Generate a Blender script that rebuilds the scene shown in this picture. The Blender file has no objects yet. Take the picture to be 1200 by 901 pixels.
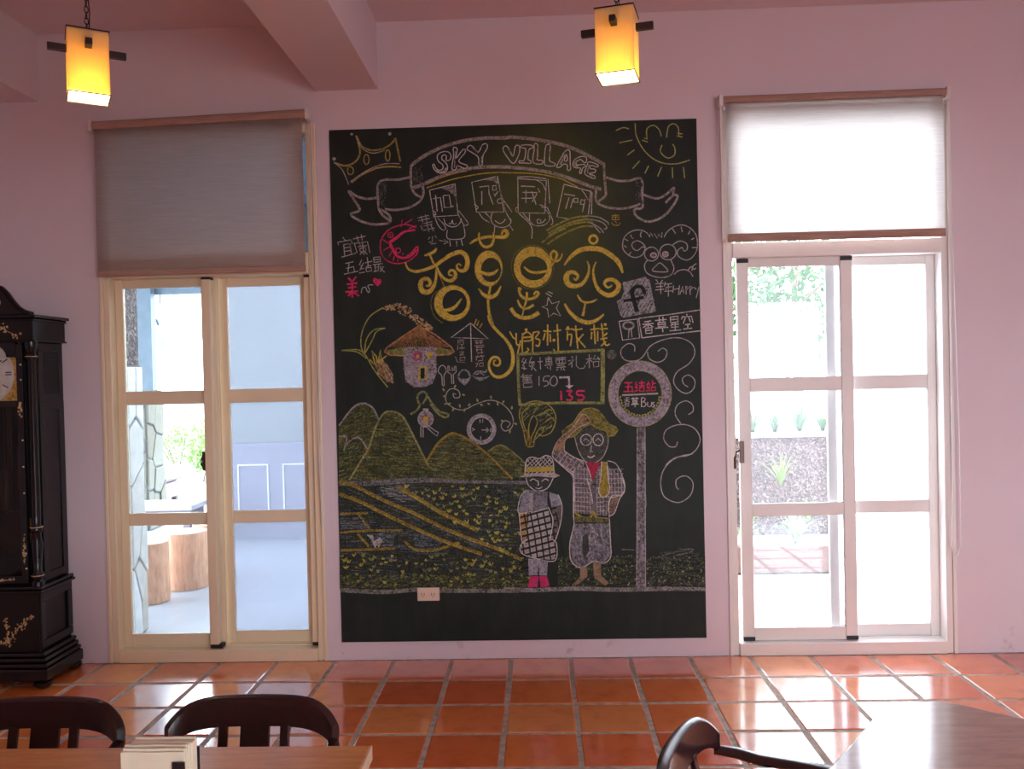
import bpy, bmesh, math, random
import numpy as np
from mathutils import Vector, Matrix, Euler
random.seed(7)
S = bpy.context.scene
COL = S.collection

# ------------------------------------------------------------------ camera
CP = np.array([0.0931, -4.7226, 1.5946]); YAW, PIT, ROL = -0.0320, -0.0129, -0.0225; FPX = 992.45
_c, _s = math.cos, math.sin
_F = np.array([_s(YAW)*_c(PIT), _c(YAW)*_c(PIT), _s(PIT)]); _r = np.array([_c(YAW), -_s(YAW), 0.]); _u = np.cross(_r, _F)
_R = _c(ROL)*_r + _s(ROL)*_u; _U = -_s(ROL)*_r + _c(ROL)*_u
cd = bpy.data.cameras.new('camera'); cam = bpy.data.objects.new('camera', cd); COL.objects.link(cam)
cd.sensor_width = 36.0; cd.sensor_fit = 'HORIZONTAL'; cd.lens = FPX/1200*36; cd.clip_start = 0.05; cd.clip_end = 500
M = Matrix.Identity(4)
for i in range(3):
    M[i][0] = _R[i]; M[i][1] = _U[i]; M[i][2] = -_F[i]; M[i][3] = CP[i]
cam.matrix_world = M
S.camera = cam

# ------------------------------------------------------------------ exposure, sky, lights
S.view_settings.view_transform = 'Standard'; S.view_settings.look = 'None'
S.view_settings.exposure = EXPOSURE = 0.78; S.view_settings.gamma = 1.0; S.view_settings.use_curve_mapping = False
SKY = 9.0
w = bpy.data.worlds.new('overcast_sky'); S.world = w; w.use_nodes = True
nt = w.node_tree; nt.nodes.clear()
wo = nt.nodes.new('ShaderNodeOutputWorld'); bg = nt.nodes.new('ShaderNodeBackground')
tc = nt.nodes.new('ShaderNodeTexCoord'); sx = nt.nodes.new('ShaderNodeSeparateXYZ'); cr = nt.nodes.new('ShaderNodeValToRGB')
nt.links.new(tc.outputs['Generated'], sx.inputs[0]); nt.links.new(sx.outputs['Z'], cr.inputs[0])
cr.color_ramp.elements[0].position = 0.0; cr.color_ramp.elements[0].color = (0.86, 0.92, 1.0, 1)
cr.color_ramp.elements[1].position = 1.0; cr.color_ramp.elements[1].color = (0.78, 0.88, 1.0, 1)
nt.links.new(cr.outputs[0], bg.inputs[0]); bg.inputs[1].default_value = SKY; nt.links.new(bg.outputs[0], wo.inputs[0])
S.cycles.max_bounces = 10; S.cycles.diffuse_bounces = 5; S.cycles.transparent_max_bounces = 16
S.cycles.glossy_bounces = 4; S.cycles.sample_clamp_indirect = 8.0; S.cycles.use_denoising = True
S.cycles.caustics_reflective = False; S.cycles.caustics_refractive = False

def portal(name, loc, rot, sx_, sy_):                  # sampling guides for the sky through the openings; they give no light of their own
    l = bpy.data.lights.new(name, 'AREA'); l.shape = 'RECTANGLE'; l.size = sx_; l.size_y = sy_; l.cycles.is_portal = True
    o = bpy.data.objects.new(name, l); o.location = loc; o.rotation_euler = rot; COL.objects.link(o)
PI = math.pi
portal('sky_portal', (-1.75, .25, 1.55), (-PI/2, 0, 0), 1.3, 3.1)
portal('sky_portal', (1.75, .25, 1.55), (-PI/2, 0, 0), 1.3, 3.1)

# ------------------------------------------------------------------ materials
def srgb(r, g, b):
    f = lambda c: (c/255/12.92) if c/255 <= .04045 else ((c/255+.055)/1.055)**2.4
    return (f(r), f(g), f(b), 1)
def lin(r, g, b): return (r, g, b, 1)
MATS = {}
class N:
    """small node-tree writer"""
    def __init__(s, name):
        s.m = bpy.data.materials.new(name); s.m.use_nodes = True; s.t = s.m.node_tree; s.t.nodes.clear(); MATS[name] = s.m
        s.out = s.t.nodes.new('ShaderNodeOutputMaterial')
    def n(s, typ, _p=None, **kw):
        nd = s.t.nodes.new(typ)
        for k, v in (_p or {}).items(): setattr(nd, k, v)
        for k, v in kw.items():
            k2 = k.replace('_', ' ')
            inp = nd.inputs[int(k[1:])] if (k[0] == 'i' and k[1:].isdigit()) else nd.inputs[k2]
            if isinstance(v, bpy.types.NodeSocket): s.t.links.new(v, inp)
            else: inp.default_value = v
        return nd
    def coord(s, kind='Object', scale=(1, 1, 1), rnd=False):
        if kind == 'World': src = s.n('ShaderNodeNewGeometry').outputs['Position']
        else: src = s.n('ShaderNodeTexCoord').outputs[kind]
        mp = s.n('ShaderNodeMapping', Scale=scale, i0=src)
        if rnd:
            oi = s.n('ShaderNodeObjectInfo'); mu = s.n('ShaderNodeMath', {'operation': 'MULTIPLY'}, i0=oi.outputs['Random'], i1=37.0)
            cx = s.n('ShaderNodeCombineXYZ', i0=mu.outputs[0], i1=mu.outputs[0]); s.t.links.new(cx.outputs[0], mp.inputs['Location'])
        return mp.outputs[0]
    def noise(s, vec, scale=5, detail=4, rough=.55): return s.n('ShaderNodeTexNoise', Vector=vec, Scale=scale, Detail=detail, Roughness=rough).outputs[0]
    def ramp(s, fac, stops):
        r = s.n('ShaderNodeValToRGB', i0=fac); e = r.color_ramp.elements
        while len(e) < len(stops): e.new(.5)
        for q, (p, c) in zip(e, stops): q.position = p; q.color = c
        return r.outputs[0]
    def mix(s, f, a, b, bt='MIX'):
        m = s.n('ShaderNodeMix', {'data_type': 'RGBA', 'blend_type': bt})
        for i, v in ((0, f), (6, a), (7, b)):
            if isinstance(v, bpy.types.NodeSocket): s.t.links.new(v, m.inputs[i])
            else: m.inputs[i].default_value = v
        return m.outputs[2]
    def bump(s, h, st=.2, d=.01): return s.n('ShaderNodeBump', Strength=st, Distance=d, Height=h).outputs[0]
    def bsdf(s, col, rough=.6, spec=.5, bump=None, metal=0, coat=0, crough=.1):
        b = s.n('ShaderNodeBsdfPrincipled', Base_Color=col, Roughness=rough, Specular_IOR_Level=spec, Metallic=metal, Coat_Weight=coat, Coat_Roughness=crough)
        if bump is not None: s.t.links.new(bump, b.inputs['Normal'])
        return b.outputs[0]
    def done(s, sh): s.t.links.new(sh, s.out.inputs[0]); return s.m

def plain(name, col, rough=.5, spec=.5, metal=0, var=.12, nscale=9, bump=.05, coat=0, crough=.1):
    k = N(name); v = k.coord('Object'); nz = k.noise(v, nscale)
    a = tuple(c*(1-var) for c in col[:3])+(1,); b = tuple(min(1, c*(1+var)) for c in col[:3])+(1,)
    return k.done(k.bsdf(k.ramp(nz, [(.3, a), (.7, b)]), rough, spec, k.bump(k.noise(v, nscale*8), bump, .003), metal, coat, crough))

def mk_wall():
    k = N('wall_paint'); v = k.coord('World'); a = k.noise(v, 1.1, 3); b = k.noise(v, 60, 5)
    c = k.ramp(a, [(.25, lin(.70, .61, .66)), (.75, lin(.74, .655, .71))])
    sc = k.ramp(k.noise(k.coord('World', (1, 1, 1)), 7, 6, .7), [(.60, lin(1, 1, 1)), (.68, lin(.74, .70, .68))])
    z = k.n('ShaderNodeSeparateXYZ', i0=k.n('ShaderNodeNewGeometry').outputs['Position']).outputs[2]
    low = k.n('ShaderNodeMapRange', Value=z, From_Min=0.02, From_Max=.22, To_Min=1., To_Max=.0).outputs[0]
    c = k.mix(low, c, k.mix(1.0, c, sc, 'MULTIPLY'))
    k.done(k.bsdf(c, .75, .25, k.bump(b, .12, .004)))
mk_wall()
def mk_tile():
    k = N('terracotta'); v = k.coord('Object', rnd=True); r = k.n('ShaderNodeObjectInfo').outputs['Random']
    base = k.ramp(r, [(0, lin(.70, .13, .034)), (.35, lin(.80, .18, .046)), (.7, lin(.86, .235, .056)), (1, lin(.90, .32, .09))])
    cl = k.ramp(k.noise(v, 9, 5, .6), [(.3, lin(.8, .75, .7)), (.5, lin(1, 1, 1)), (.75, lin(1.0, 1.12, 1.2))])
    c = k.mix(1.0, base, cl, 'MULTIPLY')
    rg = k.n('ShaderNodeMapRange', Value=k.noise(v, 14, 5), To_Min=.10, To_Max=.24).outputs[0]
    hs = k.noise(v, 5, 2)
    k.done(k.bsdf(c, rg, 1.0, k.bump(hs, .10, .02), 0, 1.0, .09))
mk_tile()
k = N('grout'); v = k.coord('World'); k.done(k.bsdf(k.ramp(k.noise(v, 25, 5), [(.3, srgb(150, 138, 124)), (.7, srgb(205, 192, 178))]), .8, .3, k.bump(k.noise(v, 150), .4, .003)))
plain('cream_frame', lin(.82, .70, .49), .4, .45, var=.04, nscale=2)
plain('white_frame', lin(.80, .77, .74), .4, .45, var=.04, nscale=2)
plain('black_rubber', lin(.012, .012, .015), .6)
plain('bronze_lock', lin(.10, .06, .045), .4, metal=.5)
plain('plastic_white', lin(.72, .70, .68), .4, var=.03)
plain('outlet_cream', lin(.74, .58, .44), .4, var=.03)
plain('slot_dark', lin(.02, .015, .012), .6)
plain('lacquer_black', lin(.005, .004, .006), .25, .4, var=.3, coat=.15, crough=.15)
plain('lacquer_satin', lin(.007, .007, .008), .35, .35, var=.3)
plain('brass', lin(.62, .40, .10), .3, metal=.8, var=.15)
plain('gold_inlay', lin(.58, .42, .20), .5, var=.45, nscale=60)
plain('pearl_inlay', lin(.75, .72, .66), .3, var=.1)
plain('bar_wood', lin(.020, .010, .012), .45)
plain('chain_iron', lin(.03, .028, .03), .4, metal=.6)
plain('concrete_grey', lin(.36, .38, .42), .35, .5, var=.10, nscale=2.5, bump=.1)
plain('outer_plaster', lin(.19, .215, .21), .8, var=.08, nscale=2)
plain('wainscot_paint', lin(.20, .20, .27), .6, var=.06)
plain('wainscot_line', lin(.85, .85, .9), .5)
plain('steel_post', lin(.06, .10, .14), .5, var=.2)
plain('roof_sheet', lin(.30, .42, .55), .5, var=.1)
plain('sofa_leather', lin(.22, .16, .19), .45, var=.1)
plain('bench_white', lin(.45, .45, .50), .5, var=.06)
plain('planter_concrete', lin(.12, .070, .058), .8, var=.14, nscale=6, bump=.3)
plain('patio_clay', lin(.70, .47, .38), .3, .8, var=.08)  # terracotta made paler, the glare put into its colour
plain('soil', lin(.35, .32, .30), .9, var=.4, nscale=40)
plain('outside_ground', lin(.27, .27, .25), .9, var=.1, nscale=1)
plain('napkin_paper', lin(.80, .72, .55), .9, .2, var=.04, nscale=30)
plain('stone_joint', lin(.11, .11, .12), .9)
def wood(name, c1, c2, scale, rough, sp=.5, coat=0, coord='Object'):
    k = N(name); v = k.coord(coord, scale); nz = k.noise(v, 6, 6, .6); f = k.noise(k.coord(coord, tuple(x*4 for x in scale)), 10, 3)
    c = k.ramp(nz, [(.3, c1), (.55, c2), (.75, tuple(min(1, x*1.15) for x in c2[:3])+(1,))])
    c = k.mix(.25, c, k.ramp(f, [(.3, lin(.5, .5, .5)), (.7, lin(1, 1, 1))]), 'MULTIPLY')
    return k.done(k.bsdf(c, rough, sp, k.bump(f, .05, .002), 0, coat, .08))
wood('table_beech', lin(.56, .205, .05), lin(.70, .29, .08), (1.2, 9, 9), .30, .5, .15)
wood('table_glossy', lin(.30, .15, .085), lin(.40, .215, .125), (1.2, 6, 6), .14, 1.0, 1.0)
wood('table_edge', lin(.55, .38, .24), lin(.62, .45, .30), (1.2, 9, 9), .5)
wood('chair_wood', lin(.013, .0035, .004), lin(.028, .007, .008), (2, 2, 9), .24, .5, .3)
wood('log_wood', lin(.48, .22, .12), lin(.66, .36, .22), (7, 7, 1.2), .7, .3)
wood('log_top', lin(.62, .45, .36), lin(.75, .60, .50), (5, 5, 5), .6, .3)
def mk_flag(nm, q):
    k = N(nm); v = k.coord('World'); r = k.n('ShaderNodeObjectInfo').outputs['Random']
    base = k.ramp(r, [(0, lin(.66*q[0], .68*q[1], .72*q[2])), (.5, lin(.55*q[0], .54*q[1], .52*q[2])), (.75, lin(.64*q[0], .66*q[1], .70*q[2])), (1, lin(.46*q[0], .42*q[1], .36*q[2]))])
    c = k.mix(.5, base, k.ramp(k.noise(v, 12, 6), [(.3, lin(.65, .63, .60)), (.7, lin(1, 1, 1))]), 'MULTIPLY')
    k.done(k.bsdf(c, .7, .3, k.bump(k.noise(v, 30, 6), .5, .01)))
mk_flag('flagstone', (1, 1, 1)); mk_flag('flagstone_tan', (.30, .29, .23))
def mk_pebble():
    k = N('pebble_dash'); v = k.coord('World'); vo = k.n('ShaderNodeTexVoronoi', Vector=v, Scale=70.0)
    c = k.ramp(vo.outputs['Color'], [(.1, lin(.035, .025, .024)), (.45, lin(.085, .062, .058)), (.8, lin(.17, .135, .13)), (1, lin(.36, .31, .30))])
    k.done(k.bsdf(c, .8, .3, k.bump(vo.outputs['Distance'], .9, .01)))
mk_pebble()
def mk_leaf(name, a, b, tr=.3):
    k = N(name); r = k.noise(k.coord('World'), 6, 3); c = k.ramp(r, [(.3, a), (.7, b)])
    d = k.bsdf(c, .55, .3); t = k.n('ShaderNodeBsdfTranslucent', Color=c).outputs[0]
    k.done(k.n('ShaderNodeMixShader', i0=tr, i1=d, i2=t).outputs[0])
mk_leaf('leaf_green', lin(.10, .22, .045), lin(.30, .46, .14))
mk_leaf('leaf_deep', lin(.02, .07, .02), lin(.08, .17, .06))
mk_leaf('leaf_pale', lin(.18, .30, .16), lin(.40, .50, .34))
mk_leaf('bark', lin(.10, .07, .05), lin(.2, .15, .1), 0.0)
def mk_glass(name, veil, tint, vcol, rough=.02):
    """window pane: clear glass with a translucent veil imitating outdoor glare and insect-screen haze"""
    k = N(name)
    tr = k.n('ShaderNodeBsdfTransparent', Color=tint).outputs[0]
    gl = k.n('ShaderNodeBsdfGlossy', Color=lin(1, 1, 1), Roughness=rough).outputs[0]
    fr = k.n('ShaderNodeFresnel', IOR=1.45).outputs[0]
    fm = k.n('ShaderNodeMath', {'operation': 'MULTIPLY'}, i0=fr, i1=.8).outputs[0]
    a = k.n('ShaderNodeMixShader', i0=fm, i1=tr, i2=gl).outputs[0]
    tl = k.n('ShaderNodeBsdfTranslucent', Color=vcol).outputs[0]
    nz = k.n('ShaderNodeMapRange', Value=k.noise(k.coord('World'), 3, 4), To_Min=veil*.85, To_Max=veil*1.15).outputs[0]
    k.done(k.n('ShaderNodeMixShader', i0=nz, i1=a, i2=tl).outputs[0])
mk_glass('glass_clear', .02, lin(.95, .98, .98), lin(.8, .9, 1))
mk_glass('glass_glare', .045, lin(.96, .97, .98), lin(.9, .95, 1))  # pale veil imitates the outdoor glare over the view
mk_glass('glass_hazy', .15, lin(.78, .80, .84), lin(.82, .86, .95))
mk_glass('glass_dimmed', .05, lin(.40, .40, .42), lin(.5, .5, .52))  # darkened transom pane, added to dim the daylight behind the left blind
mk_glass('glass_whiteout', .75, lin(.95, .97, 1), lin(.95, .97, 1))  # heavy white veil standing in for the overexposed patio view
mk_glass('glass_cabinet', .01, lin(.35, .35, .36), lin(.2, .2, .2))
def mk_blind():
    k = N('blind_fabric')
    th = k.noise(k.coord('World', (1.2, 1, 46)), 5, 5, .7); th2 = k.noise(k.coord('World', (5, 1, 160)), 4, 3, .7)
    c = k.ramp(th, [(.32, lin(.48, .33, .27)), (.5, lin(.62, .47, .40)), (.68, lin(.76, .63, .56))])
    c = k.mix(.5, c, k.ramp(th2, [(.35, lin(.6, .58, .56)), (.6, lin(1, 1, 1))]), 'MULTIPLY')
    d = k.bsdf(c, .9, .1, k.bump(th2, .3, .002)); t = k.n('ShaderNodeBsdfTranslucent', Color=k.mix(.75, c, lin(.95, .95, .95))).outputs[0]
    k.done(k.n('ShaderNodeMixShader', i0=.72, i1=d, i2=t).outputs[0])
mk_blind()
k = N('blind_roll'); c = k.ramp(k.noise(k.coord('World', (1.5, 8, 40)), 5, 5, .7), [(.32, lin(.33, .20, .155)), (.68, lin(.50, .34, .28))]); k.done(k.bsdf(c, .9, .1))
def mk_shade():
    k = N('lamp_paper'); v = k.coord('Object'); f = k.noise(k.coord('Object', (220, 220, 12)), 2, 2); f2 = k.noise(k.coord('Object', (12, 12, 220)), 2, 2)
    c = k.mix(.5, k.ramp(f, [(.3, lin(.72, .56, .34)), (.7, lin(.86, .70, .46))]), k.ramp(f2, [(.3, lin(.72, .56, .36)), (.7, lin(.86, .70, .48))]))
    d = k.bsdf(c, .8, .2); t = k.n('ShaderNodeBsdfTranslucent', Color=lin(.95, .72, .26)).outputs[0]
    k.done(k.n('ShaderNodeMixShader', i0=.5, i1=d, i2=t).outputs[0])
mk_shade()
def emis(name, col, st):
    k = N(name); return k.done(k.n('ShaderNodeEmission', Color=col, Strength=st).outputs[0])
emis('lamp_glow', lin(1, .80, .48), 9.0)
def mk_dial():
    k = N('dial_brass'); c = k.ramp(k.noise(k.coord('World'), 90, 6, .7), [(.35, lin(.22, .13, .02)), (.6, lin(.75, .52, .14))]); k.done(k.bsdf(c, .35, .5, None, .6))
mk_dial()
plain('dial_silver', lin(.55, .54, .50), .4, var=.15, nscale=30)
plain('clock_inside', lin(.05, .04, .025), .6)

# ------------------------------------------------------------------ mesh + object helpers
ORG = {}
class MB:
    def __init__(s): s.v = []; s.f = []
    def add(s, vs, fs, mt=None):
        b = len(s.v)
        for q in vs: s.v.append(tuple(mt @ Vector(q)) if mt is not None else tuple(q))
        s.f += [tuple(b+i for i in f) for f in fs]; return s
    def box(s, x0, x1, y0, y1, z0, z1, mt=None):
        return s.add([(x0, y0, z0), (x1, y0, z0), (x1, y1, z0), (x0, y1, z0), (x0, y0, z1), (x1, y0, z1), (x1, y1, z1), (x0, y1, z1)],
                     [(0, 3, 2, 1), (4, 5, 6, 7), (0, 1, 5, 4), (1, 2, 6, 5), (2, 3, 7, 6), (3, 0, 4, 7)], mt)
    def prism(s, pts, z0, z1, mt=None):
        n = len(pts)
        return s.add([(x, y, z0) for x, y in pts]+[(x, y, z1) for x, y in pts],
                     [tuple(range(n))[::-1], tuple(range(n, 2*n))]+[(i, (i+1) % n, n+(i+1) % n, n+i) for i in range(n)], mt)
    def prism_xz(s, pts, y0, y1):                        # outline in x,z extruded in y
        n = len(pts)
        return s.add([(x, y0, z) for x, z in pts]+[(x, y1, z) for x, z in pts],
                     [tuple(range(n)), tuple(range(n, 2*n))[::-1]]+[(n+i, n+(i+1) % n, (i+1) % n, i) for i in range(n)])
    def lathe(s, prof, n=16, mt=None, cx=0, cy=0):       # prof: (r, z)
        vs = []; fs = []
        for r, z in prof:
            for i in range(n): a = 2*PI*i/n; vs.append((cx+r*_c(a), cy+r*_s(a), z))
        for j in range(len(prof)-1):
            for i in range(n): fs.append((j*n+i, j*n+(i+1) % n, (j+1)*n+(i+1) % n, (j+1)*n+i))
        fs.append(tuple(range(n))[::-1]); m = (len(prof)-1)*n; fs.append(tuple(range(m, m+n)))
        return s.add(vs, fs, mt)
    def tube(s, pts, r, n=8, flat=None, closed=False):   # r: number, list, or list of (ra, rb) ellipses
        P = [Vector(q) for q in pts]; L = len(P); vs = []; fs = []
        up = Vector((0, 0, 1))
        for i, q in enumerate(P):
            if closed: t = P[(i+1) % L]-P[i-1]
            else: t = (P[min(i+1, L-1)]-P[max(i-1, 0)])
            t.normalize(); u = up if abs(t.dot(up)) < .95 else Vector((0, 1, 0))
            a = t.cross(u).normalized(); b = a.cross(t).normalized()
            rr = r[i] if isinstance(r, (list, tuple)) else r
            ra, rb = rr if isinstance(rr, (list, tuple)) else (rr, rr)
            for kk in range(n): g = 2*PI*kk/n; vs.append(q+a*ra*_c(g)+b*rb*_s(g))
        for j in range(L if closed else L-1):
            j2 = (j+1) % L
            for i in range(n): fs.append((j*n+i, j2*n+i, j2*n+(i+1) % n, j*n+(i+1) % n))
        if not closed: fs.append(tuple(range(n))); fs.append(tuple(range((L-1)*n, L*n))[::-1])
        return s.add(vs, fs)
    def build(s, name, mat, parent=None, smooth=False, bevel=0, seg=2, kind=None, label=None, shift=True):
        o_ = Vector((0, 0, 0))
        if parent is not None and shift: o_ = ORG.get(parent, Vector((0, 0, 0)))
        me = bpy.data.meshes.new(name); me.from_pydata([tuple(Vector(q)-o_) for q in s.v], [], s.f); me.update()
        bm = bmesh.new(); bm.from_mesh(me); bmesh.ops.recalc_face_normals(bm, faces=bm.faces); bm.to_mesh(me); bm.free()
        me.materials.append(MATS[mat])
        if smooth:
            me.polygons.foreach_set('use_smooth', [True]*len(me.polygons))
            try: me.set_sharp_from_angle(angle=math.radians(40))
            except Exception: pass
        o = bpy.data.objects.new(name, me); COL.objects.link(o)
        if parent is not None: o.parent = parent
        ORG[o] = o_.copy()
        if bevel:
            md = o.modifiers.new('bevel', 'BEVEL'); md.width = bevel; md.segments = seg; md.limit_method = 'ANGLE'
        if kind: o['kind'] = kind
        if label: o['label'] = label
        return o
def box(name, mat, b, parent=None, **kw): return MB().box(*b).build(name, mat, parent, **kw)
def thing(name, loc, label, cat, group=None):
    o = bpy.data.objects.new(name, None); o.empty_display_size = .1; o.location = loc; COL.objects.link(o); ORG[o] = Vector(loc)
    o['label'] = label; o['category'] = cat
    if group: o['group'] = group
    return o
def tag(o, label, cat, group=None, kind=None):
    o['label'] = label; o['category'] = cat
    if group: o['group'] = group
    if kind: o['kind'] = kind
    return o
def struct(name, loc=(0, 0, 0)):
    o = bpy.data.objects.new(name, None); o.location = loc; COL.objects.link(o); ORG[o] = Vector(loc); o['kind'] = 'structure'; return o
def kids(o): return [c for c in bpy.data.objects if c.parent == o]
def copy_tree(o, parent=None):
    c = o.copy(); COL.objects.link(c); c.parent = parent
    for ch in kids(o): copy_tree(ch, c)
    return c
def at(u, v, y):                                         # point on the vertical plane y seen in the photograph at u, v
    d = _F + (u-600)/FPX*_R - (v-450.5)/FPX*_U
    return CP + d*((y-CP[1])/d[1])

# ------------------------------------------------------------------ room shell
CEIL = 3.57
XW, XE, YS = -4.4, 4.4, -7.6
m = MB()
LD = (-2.36, -1.15); RD = (1.14, 2.345); DT = 3.02
def wbox(x0, x1, z0, z1): m.box(x0, x1, 0, .15, z0, z1)
wbox(XW-.15, LD[0], 0, CEIL); wbox(LD[1], RD[0], 0, CEIL); wbox(RD[1], XE+.15, 0, CEIL); wbox(LD[0], LD[1], DT, CEIL); wbox(RD[0], RD[1], DT+.02, CEIL)
m.build('wall_north', 'wall_paint', kind='structure')
m = MB()                                                  # west wall, plain
m.box(XW-.15, XW, YS, 0, 0, CEIL); m.build('wall_west', 'wall_paint', kind='structure')
m = MB()                                                  # east wall, plain
m.box(XE, XE+.15, YS, 0, 0, CEIL)
m.build('wall_east', 'wall_paint', kind='structure')
m = MB()
m.box(XW-.15, 1.1, YS-.15, YS, 0, CEIL).box(4.2, XE+.15, YS-.15, YS, 0, CEIL).box(1.1, 4.2, YS-.15, YS, 2.55, CEIL).box(1.1, 4.2, YS-.15, YS, 0, .7)  # unseen window opening added to bring in daylight from the rear
m.build('wall_south', 'wall_paint', kind='structure')
portal('sky_portal', (2.65, YS-.2, 1.62), (PI/2, 0, 0), 3.1, 1.85)
MB().box(XW-.15, XE+.15, YS-.15, .15, CEIL, CEIL+.2).build('ceiling', 'wall_paint', kind='structure')
MB().box(-1.12, -.77, YS, 0, 3.198, CEIL).build('trim_1', 'wall_paint', kind='structure')['label'] = 'wide painted ceiling beam left of the chalkboard'
MB().box(XW, -2.70, YS, 0, 3.19, CEIL).build('trim_2', 'wall_paint', kind='structure')['label'] = 'deep painted ceiling beam in the top left corner'

# floor: grout bed with terracotta tiles
fl = box('floor', 'grout', (XW-.15, XE+.15, YS-.15, .15, -.10, -.0025), kind='structure')
TX, TP, TH = -.0964, .33, .1545
def tile_bm():
    b = MB(); a = TH; c = .006; z = 0.0
    vs = [(-a, -a, -.012), (a, -a, -.012), (a, a, -.012), (-a, a, -.012), (-a, -a, z-.003), (a, -a, z-.003), (a, a, z-.003), (-a, a, z-.003),
          (-a+c, -a+c, z), (a-c, -a+c, z), (a-c, a-c, z), (-a+c, a-c, z)]
    fs = [(0, 1, 5, 4), (1, 2, 6, 5), (2, 3, 7, 6), (3, 0, 4, 7), (4, 5, 9, 8), (5, 6, 10, 9), (6, 7, 11, 10), (7, 4, 8, 11), (8, 9, 10, 11)]
    return b.add(vs, fs)
t0 = tile_bm().build('tile', 'terracotta', fl)
first = True
rest = MB(); tb = tile_bm()
for j in range(23):
    for i in range(-14, 15):
        cx = TX+.33*(i+.5); cy = -.33*(j+.5)
        if cx < XW+.1 or cx > XE-.1: continue
        if j < 6 and -3.4 < cx < 3.4:
            o = t0 if first else t0.copy()
            if not first: COL.objects.link(o); o.parent = fl
            first = False
            o.location = (cx+random.uniform(-.002, .002), cy+random.uniform(-.002, .002), random.uniform(-.001, .001))
            o.rotation_euler = (random.uniform(-.003, .003), random.uniform(-.003, .003), random.choice((0, PI/2, PI, -PI/2))+random.uniform(-.004, .004))
        else: rest.add([(x+cx, y+cy, z) for x, y, z in tb.v], tb.f)
rest.build('tile_field', 'terracotta', fl, kind='stuff')

# ------------------------------------------------------------------ sliding doors
def sash(par, x0, x1, z0, z1, y0, y1, rails, mat, glass, sl=.06, sr=.06, top=.05, bot=.07, extra=None, label=None):
    s = bpy.data.objects.new('sash', None); COL.objects.link(s); s.parent = par; ORG[s] = ORG[par]
    if label: s['label'] = label
    box('stile', mat, (x0, x0+sl, y0, y1, z0, z1), s, bevel=.004); box('stile', mat, (x1-sr, x1, y0, y1, z0, z1), s, bevel=.004)
    box('rail', mat, (x0+sl, x1-sr, y0+.004, y1-.004, z0, z0+bot), s, bevel=.003); box('rail', mat, (x0+sl, x1-sr, y0+.004, y1-.004, z1-top, z1), s, bevel=.003)
    for za, zb in rails: box('rail', mat, (x0+sl, x1-sr, y0+.002, y1-.002, za, zb), s, bevel=.003)
    zs = [z0+bot]+[q for ab in rails for q in ab]+[z1-top]; ym = (y0+y1)/2
    for q in range(0, len(zs), 2):
        box('pane', glass, (x0+sl, x1-sr, ym-.003, ym+.003, zs[q], zs[q+1]), s)
    return s
def door(n, X0, X1, mat, tz0, tz1):
    d = struct('door_%d' % n, (X0, 0, 0)); tg = 'glass_dimmed' if n == 1 else 'glass_glare'
    m = MB(); m.box(X0, X0+.035, .0, .13, .0, DT); m.box(X1-.035, X1, .0, .13, .0, DT); m.box(X0+.035, X1-.035, .0, .13, DT-.05, DT)
    m.box(X0+.035, X1-.035, -.012, .13, 0.0, .07); m.box(X0+.035, X1-.035, -.012, .13, tz0, tz1)
    m.box(X0-.02, X0, -.012, .0, 0, DT).box(X1, X1+.02, -.012, .0, 0, DT)
    m.build('frame', mat, d, bevel=.004)
    m = MB()
    for yy in (.058, .098): m.box(X0+.035, X1-.035, yy, yy+.006, .07, .078)
    m.build('track', mat, d)
    box('pane', tg, (X0+.035, X1-.035, .07, .076, tz1, DT-.05), d)
    return d
RL = [(.768, .838), (1.462, 1.54)]
d1 = door(1, LD[0], LD[1], 'cream_frame', 2.18, 2.30)
s1 = sash(d1, -2.325, -1.735, .072, 2.18, .062, .092, RL, 'cream_frame', 'glass_clear', .045, .07)
# the meeting stile stands proud of the sashes, with rubber end caps
st = box('stile', 'cream_frame', (-1.805, -1.752, .005, .061, .095, 2.165), s1, bevel=.004)
st['label'] = 'projecting meeting stile'
box('end_cap', 'black_rubber', (-1.803, -1.735, .008, .06, .074, .094), s1); box('end_cap', 'black_rubber', (-1.803, -1.752, .008, .06, 2.166, 2.179), s1)
s2 = sash(d1, -1.75, -1.187, .072, 2.18, .102, .128, RL, 'cream_frame', 'glass_hazy', .06, .08)
box('stile', 'cream_frame', (-1.225, -1.187, .03, .10, .095, 2.165), s2, bevel=.003); box('end_cap', 'black_rubber', (-1.225, -1.187, .032, .10, .074, .094), s2); box('end_cap', 'black_rubber', (-1.225, -1.187, .032, .10, 2.166, 2.179), s2)
m = MB(); m.box(-1.835, -1.812, .038, .061, 1.08, 1.19); m.tube([(-1.826, .035, 1.17), (-1.83, .018, 1.15), (-1.83, .015, 1.12), (-1.826, .034, 1.10)], .006)
m.build('handle', 'bronze_lock', s1, bevel=.002)

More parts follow.
